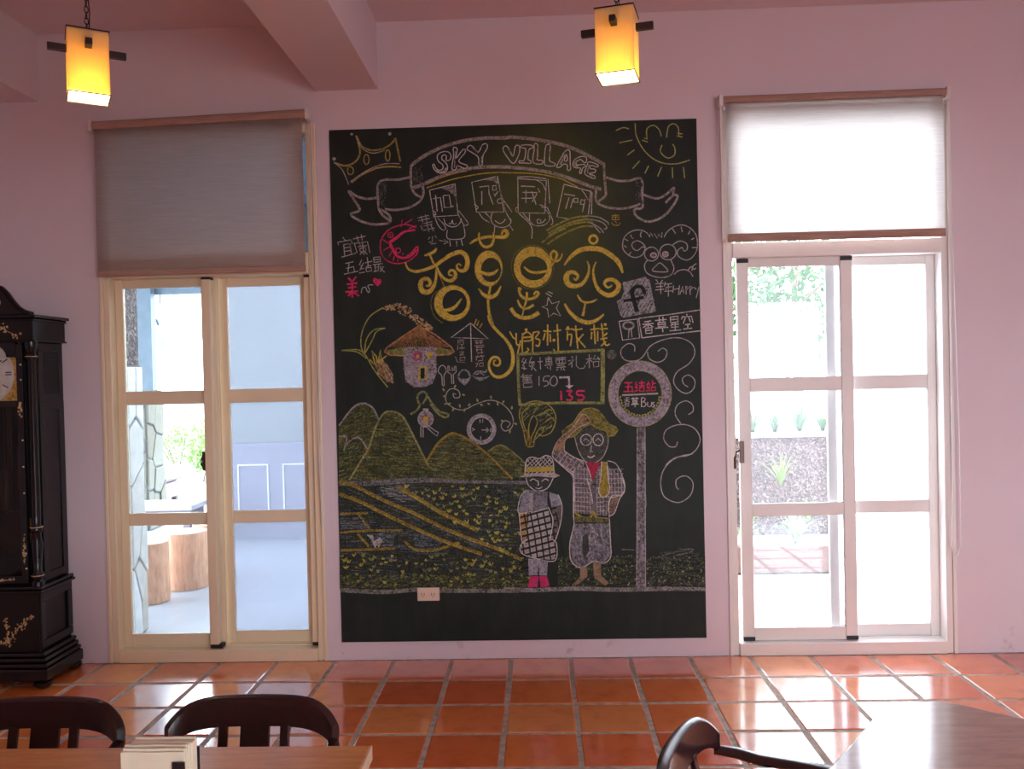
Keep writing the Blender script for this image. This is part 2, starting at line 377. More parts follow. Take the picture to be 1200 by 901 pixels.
d2 = door(2, RD[0], RD[1], 'white_frame', 2.205, 2.285)
s3 = sash(d2, 1.202, 1.838, .072, 2.205, .030, .056, RL, 'white_frame', 'glass_glare', .066, .066)
for x in (1.204, 1.773):
    box('end_cap', 'black_rubber', (x, x+.064, .026, .0295, .073, .094), s3); box('end_cap', 'black_rubber', (x, x+.064, .026, .0295, 2.18, 2.203), s3)
s4 = sash(d2, 1.706, 2.31, .072, 2.205, .078, .104, RL, 'white_frame', 'glass_whiteout', .052, .05)
m = MB(); m.box(1.196, 1.222, .006, .029, 1.07, 1.19); m.tube([(1.196, .015, 1.14), (1.176, .004, 1.135), (1.168, .0, 1.10), (1.168, .0, 1.04)], .007)
m.build('handle', 'bronze_lock', s3, bevel=.002)
m = MB(); m.prism_xz([(1.765, 1.145), (1.765, 1.10), (1.72, 1.118)], .105, .118); m.build('handle', 'bronze_lock', s4)
# extra jamb ribs at the right side of door 2
m = MB()
for q in range(3): m.box(RD[1]-.035-.022*(q+1), RD[1]-.035-.022*(q+1)+.008, .108, .128, .08, 2.2)
m.build('weather_strip', 'white_frame', d2)

# ------------------------------------------------------------------ roller blinds
def blind(X0, X1, zt, zb, tilt, tube_r, label, side, barh):
    t = thing('roller_blind', ((X0+X1)/2, -.05, zt), label, 'blind', 'roller blinds above the doors')
    yc = -.05
    m = MB(); m.tube([(X0, yc, zt-tilt), (X1, yc, zt)], tube_r, 16); m.build('roller_tube', 'blind_roll', t, smooth=True)
    # gently waving cloth
    nx, nz = 14, 10; vs = []; fs = []
    for j in range(nz+1):
        for i in range(nx+1):
            x = X0+.012+(X1-X0-.03)*i/nx; f = j/nz; ztop = zt-tilt*(1-i/nx); z = ztop*(1-f)+zb*f
            vs.append((x, yc-.022+.004*_s(x*7+f*3)*f, z))
    for j in range(nz):
        for i in range(nx): a = j*(nx+1)+i; fs.append((a, a+1, a+nx+2, a+nx+1))
    o = MB().add(vs, fs).build('cloth', 'blind_fabric', t, smooth=True)
    md = o.modifiers.new('thick', 'SOLIDIFY'); md.thickness = .0012
    box('bottom_bar', 'blind_roll', (X0+.010, X1-.016, yc-.032, yc-.014, zb-barh*.3, zb+barh*.7), t, bevel=.004)
    xs = X1 if side > 0 else X0-.022
    m = MB(); m.box(X1, X1+.022, yc-.03, 0, zt-.03, zt+.03); m.build('bracket', 'plastic_white', t, bevel=.003)
    m = MB(); m.box(X0-.022, X0, yc-.03, 0, zt-tilt-.03, zt-tilt+.03); m.build('bracket', 'plastic_white', t, bevel=.003)
    return t
b1 = blind(-2.36, -1.165, 3.053, 2.195, .03, .030, 'brownish beige roller blind drawn down above the left sliding door', 1, .03)
b2 = blind(1.125, 2.318, 3.058, 2.295, .006, .027, 'sunlit white roller blind drawn down above the right sliding door', -1, .045)
def cord(par, pts, r=.0028): MB().tube(pts, r, 6).build('pull_cord', 'plastic_white', par, smooth=True)
cord(b1, [(-1.150, -.05, 3.03), (-1.148, -.05, 1.9), (-1.140, -.04, 1.0), (-1.138, -.03, .75)])
cord(b1, [(-1.138, -.05, 3.03), (-1.132, -.05, 1.9), (-1.134, -.04, 1.0), (-1.138, -.03, .75)])
cord(b2, [(2.333, -.05, 3.03), (2.336, -.05, 2.2), (2.332, -.045, 1.2), (2.325, -.04, .62), (2.334, -.04, .56), (2.355, -.04, .545), (2.375, -.04, .60), (2.372, -.045, 1.2), (2.352, -.05, 2.2), (2.345, -.05, 3.03)])
m = MB()
m.box(1.107, 1.118, -.07, -.045, 2.30, 3.02); m.build('side_chain', 'plastic_white', b2)

# ------------------------------------------------------------------ pendant lamps
def pendant(x, y, z0, rz, label, power=.9):
    t = thing('pendant_lamp', (x, y, z0), label, 'lamp', 'square paper pendant lamps')
    a = .076; h = .255; e = .0025
    m = MB(); m.box(-a, a, -a, -a+e, 0, h).box(-a, a, a-e, a, 0, h).box(-a, -a+e, -a+e, a-e, 0, h).box(a-e, a, -a+e, a-e, 0, h)
    for q in range(len(m.v)): m.v[q] = tuple(Vector(m.v[q])+Vector((x, y, z0)))
    m.build('shade', 'lamp_paper', t)
    def b(name, mat, c, **k): return box(name, mat, (x+c[0], x+c[1], y+c[2], y+c[3], z0+c[4], z0+c[5]), t, **k)
    q = .003
    for zz, hh in ((-.002, .004), (h-.001, .005)):
        r = MB()
        for (p0, p1, r0, r1) in ((-a-q, a+q, -a-q, -a), (-a-q, a+q, a, a+q), (-a-q, -a, -a, a), (a, a+q, -a, a)): r.box(x+p0, x+p1, y+r0, y+r1, z0+zz, z0+zz+hh)
        r.build('rim', 'bar_wood', t)
    b('crossbar', 'bar_wood', (-.145, .145, -.0125, .0125, .178, .205), bevel=.002)
    m = MB(); m.box(x-.0125, x+.0125, y-.125, y-.0126, z0+.178, z0+.205).box(x-.0125, x+.0125, y+.0126, y+.125, z0+.178, z0+.205); m.build('crossbar', 'bar_wood', t, bevel=.002)
    b('diffuser', 'lamp_glow', (-a+e, a-e, -a+e, a-e, .003, .006))
    m = MB(); m.box(x-a+e, x+a-e, y-a+e, y+a-e, z0+h-.006, z0+h-.002); m.build('top_plate', 'bar_wood', t)
    ch = MB(); zz = z0+h; k_ = 0
    ch.lathe([(.012, zz), (.012, zz+.018), (.006, zz+.022)], 10, cx=x, cy=y)
    zz += .02
    while zz < CEIL-.03:
        pts = []
        for g in range(10):
            an = 2*PI*g/10; px_, pz = .0075*_c(an), .015*_s(an)
            pts.append((x+(px_ if k_ % 2 else px_*.3), y+(px_*.3 if k_ % 2 else px_), zz+.015+pz))
        ch.tube(pts, .0022, 5, closed=True); zz += .024; k_ += 1
    ch.tube([(x+.008, y, z0+h), (x+.013, y+.003, z0+h+.1), (x+.004, y, z0+h+.2), (x+.006, y, CEIL-.02)], .0025, 5)
    ch.build('chain', 'chain_iron', t)
    MB().lathe([(.05, CEIL-.02), (.045, CEIL-.03), (.012, CEIL-.045)][::-1]+[(.05, CEIL)], 16, cx=x, cy=y).build('canopy', 'chain_iron', t)
    l = bpy.data.lights.new('bulb', 'POINT'); l.energy = power; l.color = (1, .62, .22); l.shadow_soft_size = .022
    o = bpy.data.objects.new('bulb', l); o.parent = t; o.location = (0, 0, .055); COL.objects.link(o)
    t.rotation_euler = (0, 0, rz)
    return t
pendant(-1.722, -1.3, 2.758, math.radians(31), 'square yellow paper pendant lamp on a chain, near the left beam', .75)
pendant(.436, -1.3, 2.769, math.radians(-14.3), 'square paper pendant lamp hanging in front of the chalkboard top', .38)

for (x_, y_) in ((-3.3, -3.4), (-2.0, -5.2)):  # two unseen lamps added to warm the light on the left
    pendant(x_, y_, 2.76, .4, ['added unseen paper pendant lamp over the west side of the room', 'added unseen paper pendant lamp behind the light table'][y_ < -4], 2.0)

# ------------------------------------------------------------------ grandfather clock
cx0, cx1, cyf, cyb = -3.15, -2.57, -.335, -.03
ck = thing('grandfather_clock', (-2.86, -.18, 0), 'black lacquered longcase clock with gilt inlay and brass dial against the left wall', 'clock')
m = MB()                                                  # plinth steps
for (z0, z1, e) in ((.035, .10, .055), (.10, .125, .045), (.125, .15, .032), (.15, .175, .02)): m.box(cx0-e, cx1+e, cyf-e, cyb, z0, z1)
m.build('plinth', 'lacquer_black', ck, bevel=.01, seg=3)
m = MB()
for fx in (cx0-.04, cx1-.005):
    for fy in (cyf-.045, cyb-.06): MB().lathe([(.03, 0), (.045, .012), (.046, .028), (.035, .036)], 12, cx=fx+.02, cy=fy+.02).build('foot', 'lacquer_black', ck, smooth=True)
def side_panel_frame(x, z0, z1, y0, y1, w, mat='lacquer_satin'):
    mm = MB(); mm.box(x, x+.012, y0, y1, z0, z0+w).box(x, x+.012, y0, y1, z1-w, z1).box(x, x+.012, y0, y0+w, z0+w, z1-w).box(x, x+.012, y1-w, y1, z0+w, z1-w); return mm
box('base_case', 'lacquer_satin', (cx0, cx1-.012, cyf, cyb, .175, .49), ck, bevel=.003)
side_panel_frame(cx1-.012, .185, .485, cyf+.002, cyb, .045).build('side_frame', 'lacquer_black', ck, bevel=.005)
m = MB()
for (z0, z1, e) in ((.49, .505, .022), (.505, .525, .012)): m.box(cx0-e, cx1+e, cyf-e, cyb, z0, z1)
m.build('waist_moulding', 'lacquer_black', ck, bevel=.006, seg=3)
# waist: posts, back, side frames with glass
m = MB(); m.box(cx0+.02, cx1-.02, cyb-.015, cyb, .525, 1.80); m.build('back_board', 'clock_inside', ck)
sf = side_panel_frame(cx1-.030, .53, 1.50, cyf+.075, cyb, .045); sf.box(cx1-.030, cx1-.018, cyf+.12, cyb-.045, 1.0, 1.001)
sf.build('side_frame', 'lacquer_black', ck, bevel=.004)
box('side_glass', 'glass_cabinet', (cx1-.027, cx1-.023, cyf+.12, cyb-.045, .575, 1.455), ck)
side_panel_frame(cx0+.018, .53, 1.80, cyf+.075, cyb, .045).build('side_frame', 'lacquer_black', ck)
m = side_panel_frame(cx1-.030, 1.50, 1.82, cyf+.075, cyb, .045); m.build('side_frame', 'lacquer_black', ck, bevel=.004)
m = MB(); m.box(cx1-.029, cx1-.022, cyf+.12, cyb-.045, 1.545, 1.775)
for q in range(9): m.box(cx1-.022, cx1-.018, cyf+.13, cyb-.055, 1.56+q*.024, 1.568+q*.024)
m.build('sound_grille', 'lacquer_satin', ck)
# corner columns
for xx in (cx0+.028, cx1-.028):
    c = MB(); yy = cyf+.028
    c.lathe([(.034, .525), (.034, .545), (.024, .555), (.031, .57), (.031, .585), (.020, .60), (.026, .68), (.030, .74), (.022, .80), (.030, .815), (.030, .83), (.021, .845),
             (.024, .90), (.021, 1.72), (.028, 1.735), (.028, 1.75), (.022, 1.76), (.032, 1.79), (.034, 1.80), (.034, 1.82)], 14, cx=xx, cy=yy)
    c.build('column', 'lacquer_black', ck, smooth=True)
for zz in (.835, 1.742, .578): MB().lathe([(.0315, zz-.002), (.0325, zz), (.0315, zz+.002)], 14, cx=cx1-.028, cy=cyf+.028).build('column_ring', 'gold_inlay', ck)
# hood and cornice
m = MB(); m.box(cx0, cx1, cyf, cyb, 1.82, 1.94); m.build('hood', 'lacquer_satin', ck, bevel=.003)
m = MB()
for (z0, z1, e) in ((1.82, 1.83, .012), (1.93, 1.945, .012), (1.945, 1.962, .028)): m.box(cx0-e, cx1+e, cyf-e, cyb, z0, z1)
m.build('cornice', 'lacquer_black', ck, bevel=.005, seg=2)
# swan-neck pediment: two mirrored scrolls on a board
for sgn in (-1, 1):
    xc = -2.86
    outl = [(.295, 1.962), (.26, 1.972), (.225, 1.995), (.195, 2.03), (.168, 2.07), (.14, 2.10), (.105, 2.112), (.065, 2.10), (.04, 2.07), (.035, 2.04), (.05, 2.015), (.075, 2.01), (.09, 2.03), (.082, 2.05), (.095, 2.065), (.12, 2.06), (.135, 2.03), (.12, 1.99), (.09, 1.965)]
    MB().prism_xz([(xc+sgn*a, b) for a, b in outl], cyf-.02, cyf+.02).build('pediment_scroll', 'lacquer_black', ck, bevel=.004)
    tp = outl[:9]; MB().tube([(xc+sgn*a, cyf-.012, b+.004) for a, b in tp], [(.022, .012)]*len(tp), 8).build('pediment_moulding', 'lacquer_black', ck, smooth=True)
MB().lathe([(.02, 1.962), (.03, 1.985), (.016, 2.0), (.026, 2.03), (.012, 2.06), (.006, 2.10)], 12, cx=-2.86, cy=cyf).build('finial', 'lacquer_black', ck, smooth=True)
# front door with arched dial opening and long glass
dz = MB(); fx0, fx1 = cx0+.062, cx1-.062
dz.box(fx0, fx0+.035, cyf+.002, cyf+.03, .54, 1.81).box(fx1-.035, fx1, cyf+.002, cyf+.03, .54, 1.81).box(fx0+.035, fx1-.035, cyf+.002, cyf+.03, .54, .58).box(fx0+.035, fx1-.035, cyf+.002, cyf+.03, 1.475, 1.51)
# arch head: fan of pieces above the dial
na = 12; xa, xb = fx0+.035, fx1-.035; R_ = (xb-xa)/2-.05
arc = [(xa, 1.74)]+[(xa+.05, 1.74)]+[((xa+xb)/2-R_*_c(PI*i/na), 1.74+.09*_s(PI*i/na)) for i in range(1, na)]+[(xb-.05, 1.74), (xb, 1.74)]
vs = []; fs = []
for (x_, z_) in arc:
    vs += [(x_, cyf+.002, min(z_, 1.835)), (x_, cyf+.002, 1.93), (x_, cyf+.03, min(z_, 1.835)), (x_, cyf+.03, 1.93)]
for i in range(len(arc)-1):
    a = i*4; b = a+4; fs += [(a, b, b+1, a+1), (a+2, a+3, b+3, b+2), (a, a+2, b+2, b)]
dz.box(fx0-.06, fx0, cyf+.001, cyf+.03, 1.82, 1.93)
dr = dz.build('door', 'lacquer_black', ck, bevel=.003)
MB().add(vs, fs).build('arch_board', 'lacquer_black', ck)
box('door_glass', 'glass_cabinet', (xa, xb, cyf+.012, cyf+.015, .58, 1.475), dr)
box('dial_plate', 'dial_brass', (xa, xb, cyf+.032, cyf+.036, 1.505, 1.90), ck)
xd, zd = -2.86, 1.655
rot = Matrix.Translation((xd, cyf+.032, zd)) @ Matrix.Rotation(PI/2, 4, 'X')
dl = MB().lathe([(.165, -.001), (.165, .003), (.160, .004)], 40, rot).build('dial', 'dial_silver', ck)
m = MB()
for hh in range(12):
    a = hh*PI/6
    R2 = Matrix.Translation((xd, cyf+.027, zd)) @ Matrix.Rotation(a, 4, 'Y')
    for off in ((0,) if hh % 3 else (-.006, .006)): m.box(off-.0028, off+.0028, 0, .001,   .118, .152, R2)
m.build('numeral_ring', 'slot_dark', ck, kind='stuff')
m = MB(); R2 = Matrix.Translation((xd, cyf+.0255, zd)) @ Matrix.Rotation(math.radians(55), 4, 'Y'); m.box(-.003, .003, 0, .001, -.02, .125, R2)
R2 = Matrix.Translation((xd, cyf+.0240, zd)) @ Matrix.Rotation(math.radians(-100), 4, 'Y'); m.box(-.004, .004, 0, .001, -.02, .08, R2); m.build('clock_hand', 'slot_dark', ck)
# pendulum and weights behind the glass
for xx, zlo, zhi in ((-2.76, 1.02, 1.25), (-2.86, .90, 1.13), (-2.96, 1.02, 1.25)):
    wgt = MB().lathe([(.0, zlo), (.026, zlo+.004), (.027, zlo+.01), (.027, zhi), (.02, zhi+.01), (.003, zhi+.014), (.002, 1.49)], 16, cx=xx, cy=-.15).build('weight', 'brass', ck, smooth=True)
m = MB(); m.box(-2.873, -2.847, -.11, -.105, .78, 1.49); m.lathe([(.11, -.006), (.115, 0), (.11, .006)], 30, Matrix.Translation((-2.84, -.11, .78)) @ Matrix.Rotation(PI/2, 4, 'X')); m.build('pendulum', 'brass', ck)
# gilt flower inlays, raised a hair
def sprig(name, seedn, pts, n, spread, y):
    rs = random.Random(seedn); mm = MB()
    for i in range(n):
        f = rs.random()*(len(pts)-1); a = int(f); f -= a; px_ = pts[a][0]*(1-f)+pts[a+1][0]*f+rs.gauss(0, spread); pz = pts[a][1]*(1-f)+pts[a+1][1]*f+rs.gauss(0, spread)
        r = rs.uniform(.003, .008); an = rs.random()*3; q = [(px_+r*_c(an+g*2*PI/5)*(1 if g % 2 else .6), pz+r*_s(an+g*2*PI/5)) for g in range(5)]
        mm.prism_xz(q, y-.0012, y)
    for a, b in zip(pts, pts[1:]): mm.prism_xz([(a[0], a[1]-.0015), (b[0], b[1]-.0015), (b[0], b[1]+.0015), (a[0], a[1]+.0015)], y-.001, y)
    mm.build(name, 'gold_inlay', ck, kind='stuff')
sprig('flower_inlay', 1, [(-2.80, .235), (-2.745, .225), (-2.70, .30), (-2.66, .33), (-2.625, .37)], 60, .010, cyf-.0005)
sprig('flower_inlay', 2, [(-2.76, .235), (-2.755, .29), (-2.765, .36)], 26, .008, cyf-.0005)
sprig('flower_inlay', 3, [(-2.84, .24), (-2.93, .25), (-3.0, .30), (-3.06, .35)], 50, .012, cyf-.0005)
sprig('flower_inlay', 4, [(-2.80, 1.93), (-2.74, 1.90), (-2.70, 1.875), (-2.65, 1.85)], 36, .009, cyf-.0005)
sprig('flower_inlay', 5, [(-2.94, 1.92), (-3.0, 1.88), (-3.06, 1.85)], 36, .010, cyf-.0005)
sprig('flower_inlay', 6, [(fx1-.018, .80), (fx1-.018, .64)], 22, .004, cyf+.0015)
sprig('flower_inlay', 7, [(fx1-.018, 1.50), (fx1-.018, 1.42)], 16, .005, cyf+.0015)
sprig('flower_inlay', 8, [(xa+.06, .56), (xb-.04, .56)], 26, .005, cyf+.0015)
for zz in (1.70, 1.62, 1.30, 1.16, 1.02, .70, .62):
    MB().lathe([(.0045, -.002), (.0045, .001), (.003, .002)], 8, Matrix.Translation((fx1-.010, cyf+.001, zz)) @ Matrix.Rotation(PI/2, 4, 'X')).build('pearl_stud', 'pearl_inlay', ck)

# ------------------------------------------------------------------ wall outlet
ou = thing('electrical_outlet', (-.552, -.0115, .370), 'small cream double wall outlet at the bottom of the chalkboard', 'outlet')
box('plate', 'outlet_cream', (-.614, -.490, -.017, -.0095, .333, .407), ou, bevel=.003)
for q in (-.583, -.527):
    sk = MB(); sk.box(q-.022, q+.022, -.0185, -.0168, .352, .388); so = sk.build('socket', 'outlet_cream', ou, bevel=.001)
    sm = MB(); sm.box(q-.009, q-.006, -.0192, -.0186, .364, .378).box(q+.006, q+.009, -.0192, -.0186, .364, .378); sm.lathe([(.003, 0), (.003, .0006)], 8, Matrix.Translation((q, -.0186, .358)) @ Matrix.Rotation(PI/2, 4, 'X')); sm.build('slot', 'slot_dark', so)

# ------------------------------------------------------------------ near tables
tl = thing('dining_table', (-1.1, -3.12, 0), 'light wooden table with a pale edge at the bottom left', 'table')
tx0, tx1, ty0, ty1 = -1.95, -.322, -3.50, -2.735
ttop = MB().box(tx0, tx1-.004, ty0, ty1, .685, .72).build('tabletop', 'table_beech', tl, bevel=.003)
MB().box(tx1-.004, tx1, ty0, ty1, .686, .7195).build('edge_band', 'table_edge', tl)
MB().box(tx0+.06, tx1-.08, ty1-.10, ty1-.08, .61, .685).box(tx0+.06, tx1-.08, ty0+.08, ty0+.10, .61, .685).build('apron', 'table_edge', tl)
for a in (tx0+.06, tx1-.12):
    for b in (ty0+.06, ty1-.12): box('leg', 'table_edge', (a, a+.05, b, b+.05, 0, .685), tl, bevel=.004)
nb = thing('napkin_holder', (-.735, -2.95, .72), 'upright bundle of folded cream napkins in a small dark holder on the light table', 'napkins')
rr = random.Random(3)
for q in range(9):
    dx = rr.uniform(-.003, .003); hh = .823+rr.uniform(-.003, .002)-.004*(q == 0); yy = -2.985+q*.0075; m = MB()
    n_ = 8
    pr_ = [(-.800+dx+.134*i/n_, yy+.0012*_s(i*1.1+q)) for i in range(n_+1)]
    m.prism(pr_+[(a, b+.0062) for a, b in reversed(pr_)], .7235, hh)
    m.build('napkin', 'napkin_paper', nb, bevel=.0015)
MB().box(-.806, -.659, -2.995, -2.912, .7202, .7232).box(-.689, -.663, -2.992, -2.988, .7232, .800).box(-.689, -.663, -2.916, -2.912, .7232, .800).build('holder', 'bar_wood', nb)
tr = thing('dining_table', (1.3, -3.2, 0), 'large glossy brown table with a rounded corner in the bottom right', 'table')
oc = [(.62, -2.975), (.711, -2.857), (.79, -2.755), (.848, -2.678), (.895, -2.614), (.94, -2.568), (.995, -2.528), (1.05, -2.504), (1.115, -2.500), (1.16, -2.525), (1.264, -2.612), (1.95, -3.2), (1.35, -3.9), (.62, -3.25), (.57, -3.12), (.58, -3.03)]
MB().prism(oc, .685, .72).build('tabletop', 'table_glossy', tr, bevel=.006, seg=3)
MB().lathe([(.30, 0), (.30, .03), (.07, .06), (.05, .3), (.07, .62), (.22, .684)], 20, cx=1.22, cy=-3.15).build('pedestal', 'bar_wood', tr, smooth=True)

# ------------------------------------------------------------------ captain's chairs
def make_chair(label):
    t = thing('armchair', (0, 0, 0), label, 'chair', 'dark wooden armchairs')
    # local frame: sitter faces -y, back at y = 0, width along x
    W = .214
    # two curved arms springing from the ends of the crest rail
    for sg in (-1, 1):
        pts = [(sg*(W+.006), -.026, .616), (sg*(W+.018), -.080, .612), (sg*W*1.07, -.14, .606), (sg*W*1.10, -.22, .604), (sg*W*1.11, -.32, .600), (sg*W*1.08, -.40, .592)]
        MB().tube(pts, [(.016, .012), (.022, .013), (.025, .013), (.024, .013), (.030, .013), (.018, .011)], 10).build('arm', 'chair_wood', t, smooth=True)
    for sg in (-1, 1):
        MB().lathe([(.012, -.016), (.026, -.008), (.028, .004), (.02, .016), (.008, .02)], 12, Matrix.Translation((sg*W*1.07, -.395, .586))).build('arm_scroll', 'chair_wood', t, smooth=True)
    # arched crest rail sitting on the back of the arm rail
    n = 24; vs = []; fs = []
    for i in range(n+1):
        a = math.radians(24+132*i/n); x = (W+.014)*_c(a)/.9135; y = -.098+.105*_s(a)**.6
        nx_, ny_ = _c(a)*.6, _s(a); f = (x/(W+.014)); ztop = .724-.062*abs(f)**5.5; zbot = .648-.034*abs(f)**5
        th = .017
        lean = .012
        sec = [(-th, zbot), (th, zbot), (th*1.1, zbot+(ztop-zbot)*.55), (th*.9, ztop-.006), (th*.45, ztop), (-th*.45, ztop), (-th*.9, ztop-.006), (-th*.8, zbot+(ztop-zbot)*.5)]
        for d_, z_ in sec: vs.append((x+nx_*(d_+lean*(z_-.62)/.1), y+ny_*(d_+lean*(z_-.62)/.1), z_))
    m_ = 8
    for i in range(n):
        for q in range(m_): fs.append((i*m_+q, (i+1)*m_+q, (i+1)*m_+(q+1) % m_, i*m_+(q+1) % m_))
    fs.append(tuple(range(m_))); fs.append(tuple(range(n*m_, (n+1)*m_))[::-1])
    MB().add(vs, fs).build('crest_rail', 'chair_wood', t, smooth=True)
    # back splats between crest, arm rail and seat
    def slat(xc, wd): 
        yb = -.125+.130*math.sqrt(max(0, 1-(xc/(W+.014))**2))
        mm = MB(); mm.add([(xc-wd, yb-.026-.03, .43), (xc+wd, yb-.026-.03, .43), (xc+wd, yb-.012-.03, .43), (xc-wd, yb-.012-.03, .43), (xc-wd, yb-.006, .655), (xc+wd, yb-.006, .655), (xc+wd, yb+.008, .655), (xc-wd, yb+.008, .655)],
                          [(0, 3, 2, 1), (4, 5, 6, 7), (0, 1, 5, 4), (1, 2, 6, 5), (2, 3, 7, 6), (3, 0, 4, 7)])
        mm.build('back_splat', 'chair_wood', t, bevel=.002)
    slat(0, .040)
    for xc in (-.085, .085): slat(xc, .0125)
    for sg in (-1, 1):
        for yy in (-.15, -.30):
            MB().tube([(sg*W*.98, yy-.0, .425), (sg*W*1.06, yy, .50), (sg*W*1.07, yy, .575)], [.012, .015, .011], 8).build('arm_post', 'chair_wood', t, smooth=True)
    sp = [(W*1.05*_c(a)*(1 if _s(a) < 0 else .96), -.20+.20*_s(a)) for a in [2*PI*i/28 for i in range(28)]]
    sp = [(max(-W*1.02, min(W*1.02, x*1.18)), max(-.385, min(-.02, -.20+(y+.20)*1.12))) for x, y in sp]
    MB().prism(sp, .395, .43).build('seat', 'chair_wood', t, bevel=.010, seg=3, smooth=True)
    for sg in (-1, 1):
        MB().tube([(sg*.155, -.32, .40), (sg*.165, -.335, .30), (sg*.175, -.345, .15), (sg*.185, -.355, 0)], [.014, .019, .016, .011], 10).build('leg', 'chair_wood', t, smooth=True)
        MB().tube([(sg*.145, -.07, .40), (sg*.155, -.055, .30), (sg*.165, -.04, .15), (sg*.175, -.03, 0)], [.014, .019, .016, .011], 10).build('leg', 'chair_wood', t, smooth=True)
        MB().tube([(sg*.17, -.34, .18), (sg*.16, -.04, .18)], .008, 8).build('stretcher', 'chair_wood', t, smooth=True)
    MB().tube([(-.165, -.19, .18), (.165, -.19, .18)], .008, 8).build('stretcher', 'chair_wood', t, smooth=True)
    return t
c1 = make_chair('dark wooden armchair behind the light table, directly below the left sliding door')
c1.location = (-.705, -2.44, 0)
c2 = copy_tree(c1); c2['label'] = 'dark wooden armchair cut by the left edge, behind the light table'; c2.location = (-1.290, -2.44, 0)
c3 = copy_tree(c1); c3['label'] = 'dark wooden armchair seen side-on beside the glossy brown table'; c3.location = (.409, -2.730, 0); c3.rotation_euler = (0, 0, math.radians(66))

# ------------------------------------------------------------------ outside, left: covered terrace
def piece_copy(src, par, loc, rot=(0, 0, 0), sc=None):
    o = src.copy(); COL.objects.link(o); o.parent = par; o.location = loc; o.rotation_euler = rot
    if sc: o.scale = sc
    return o
gr = box('ground', 'outside_ground', (-40, 40, .16, 60, -.12, -.05), kind='structure')
gr2 = box('ground', 'outside_ground', (-40, 40, -40, YS-.3, -.12, -.05), kind='structure')
tf = box('terrace_floor', 'concrete_grey', (-7.5, .2, .15, 5.2, -.05, -.004), kind='structure')
# stone pillar beside the door: pebble-dash above, flagstones below
def stone_pillar(x0, x1, y0, y1, ztop, zs, label, seedn, cells, faces, smat='flagstone', vst=2.2):
    t = thing('stone_pillar', ((x0+x1)/2, (y0+y1)/2, 0), label, 'pillar')
    box('core', 'stone_joint', (x0, x1, y0, y1, 0, zs), t)
    box('upper_shaft', 'pebble_dash', (x0+.005, x1-.005, y0+.005, y1-.005, zs, ztop), t)
    rs = random.Random(seedn)
    def poly_cells(w, h, n):
        pts = [(rs.uniform(0, w), rs.uniform(0, h)) for _ in range(n)]
        for _ in range(2):                                 # relax
            new = []
            for i, p in enumerate(pts):
                c = clip(i, pts, w, h)
                if c: new.append((sum(a for a, b in c)/len(c)*.6+p[0]*.4, sum(b for a, b in c)/len(c)*.6+p[1]*.4))
                else: new.append(p)
            pts = new
        return [clip(i, pts, w, h) for i in range(len(pts))]
    def clip(i, pts, w, h):
        c = [(0, 0), (w, 0), (w, h), (0, h)]; px_, py_ = pts[i]
        for j, (qx, qy) in enumerate(pts):
            if j == i: continue
            mx, my, nx_, ny_ = (px_+qx)/2, (py_+qy)/2, qx-px_, qy-py_; out = []
            for a, b in zip(c, c[1:]+c[:1]):
                da = (a[0]-mx)*nx_+(a[1]-my)*ny_; db = (b[0]-mx)*nx_+(b[1]-my)*ny_
                if da <= 0: out.append(a)
                if da*db < 0: f = da/(da-db); out.append((a[0]+(b[0]-a[0])*f, a[1]+(b[1]-a[1])*f))
            c = out
            if len(c) < 3: return None
        return c
    for (org, ux, nrm, w) in faces:
        for c in poly_cells(w, zs/vst, cells):
            if not c: continue
            c = [(a, b*vst) for a, b in c]
            gx, gy = sum(a for a, b in c)/len(c), sum(b for a, b in c)/len(c)
            th = rs.uniform(.012, .028); q = []
            for a, b in c:
                d = math.hypot(a-gx, b-gy) or 1; f = max(.3, 1-.009/d*1.3); q.append((gx+(a-gx)*f, gy+(b-gy)*f))
            n = len(q); vs = []
            for off, f in ((0, 1), (th*.8, 1), (th, .93)):
                for a, b in q:
                    a2, b2 = gx+(a-gx)*f, gy+(b-gy)*f
                    vs.append((org[0]+ux[0]*a2+nrm[0]*off, org[1]+ux[1]*a2+nrm[1]*off, b2))
            fs = [tuple(range(2*n, 3*n))]
            for r_ in (0, 1): fs += [(r_*n+i, r_*n+(i+1) % n, (r_+1)*n+(i+1) % n, (r_+1)*n+i) for i in range(n)]
            MB().add(vs, fs).build('stone', smat, t)
    return t
stone_pillar(-2.78, -2.458, .42, .62, 3.3, 1.70, 'pale flagstone-clad pillar with pebble-dash top just outside the left door', 5, 9,
             [((-2.78, .42), (1, 0), (0, -1), .322), ((-2.458, .42), (0, 1), (1, 0), .20)])
stone_pillar(-4.52, -4.12, 4.2, 4.6, 1.50, 1.495, 'greenish tan stone pier further back on the terrace', 9, 12,
             [((-4.52, 4.2), (1, 0), (0, -1), .40), ((-4.12, 4.2), (0, 1), (1, 0), .40)], 'flagstone_tan', 1.5)
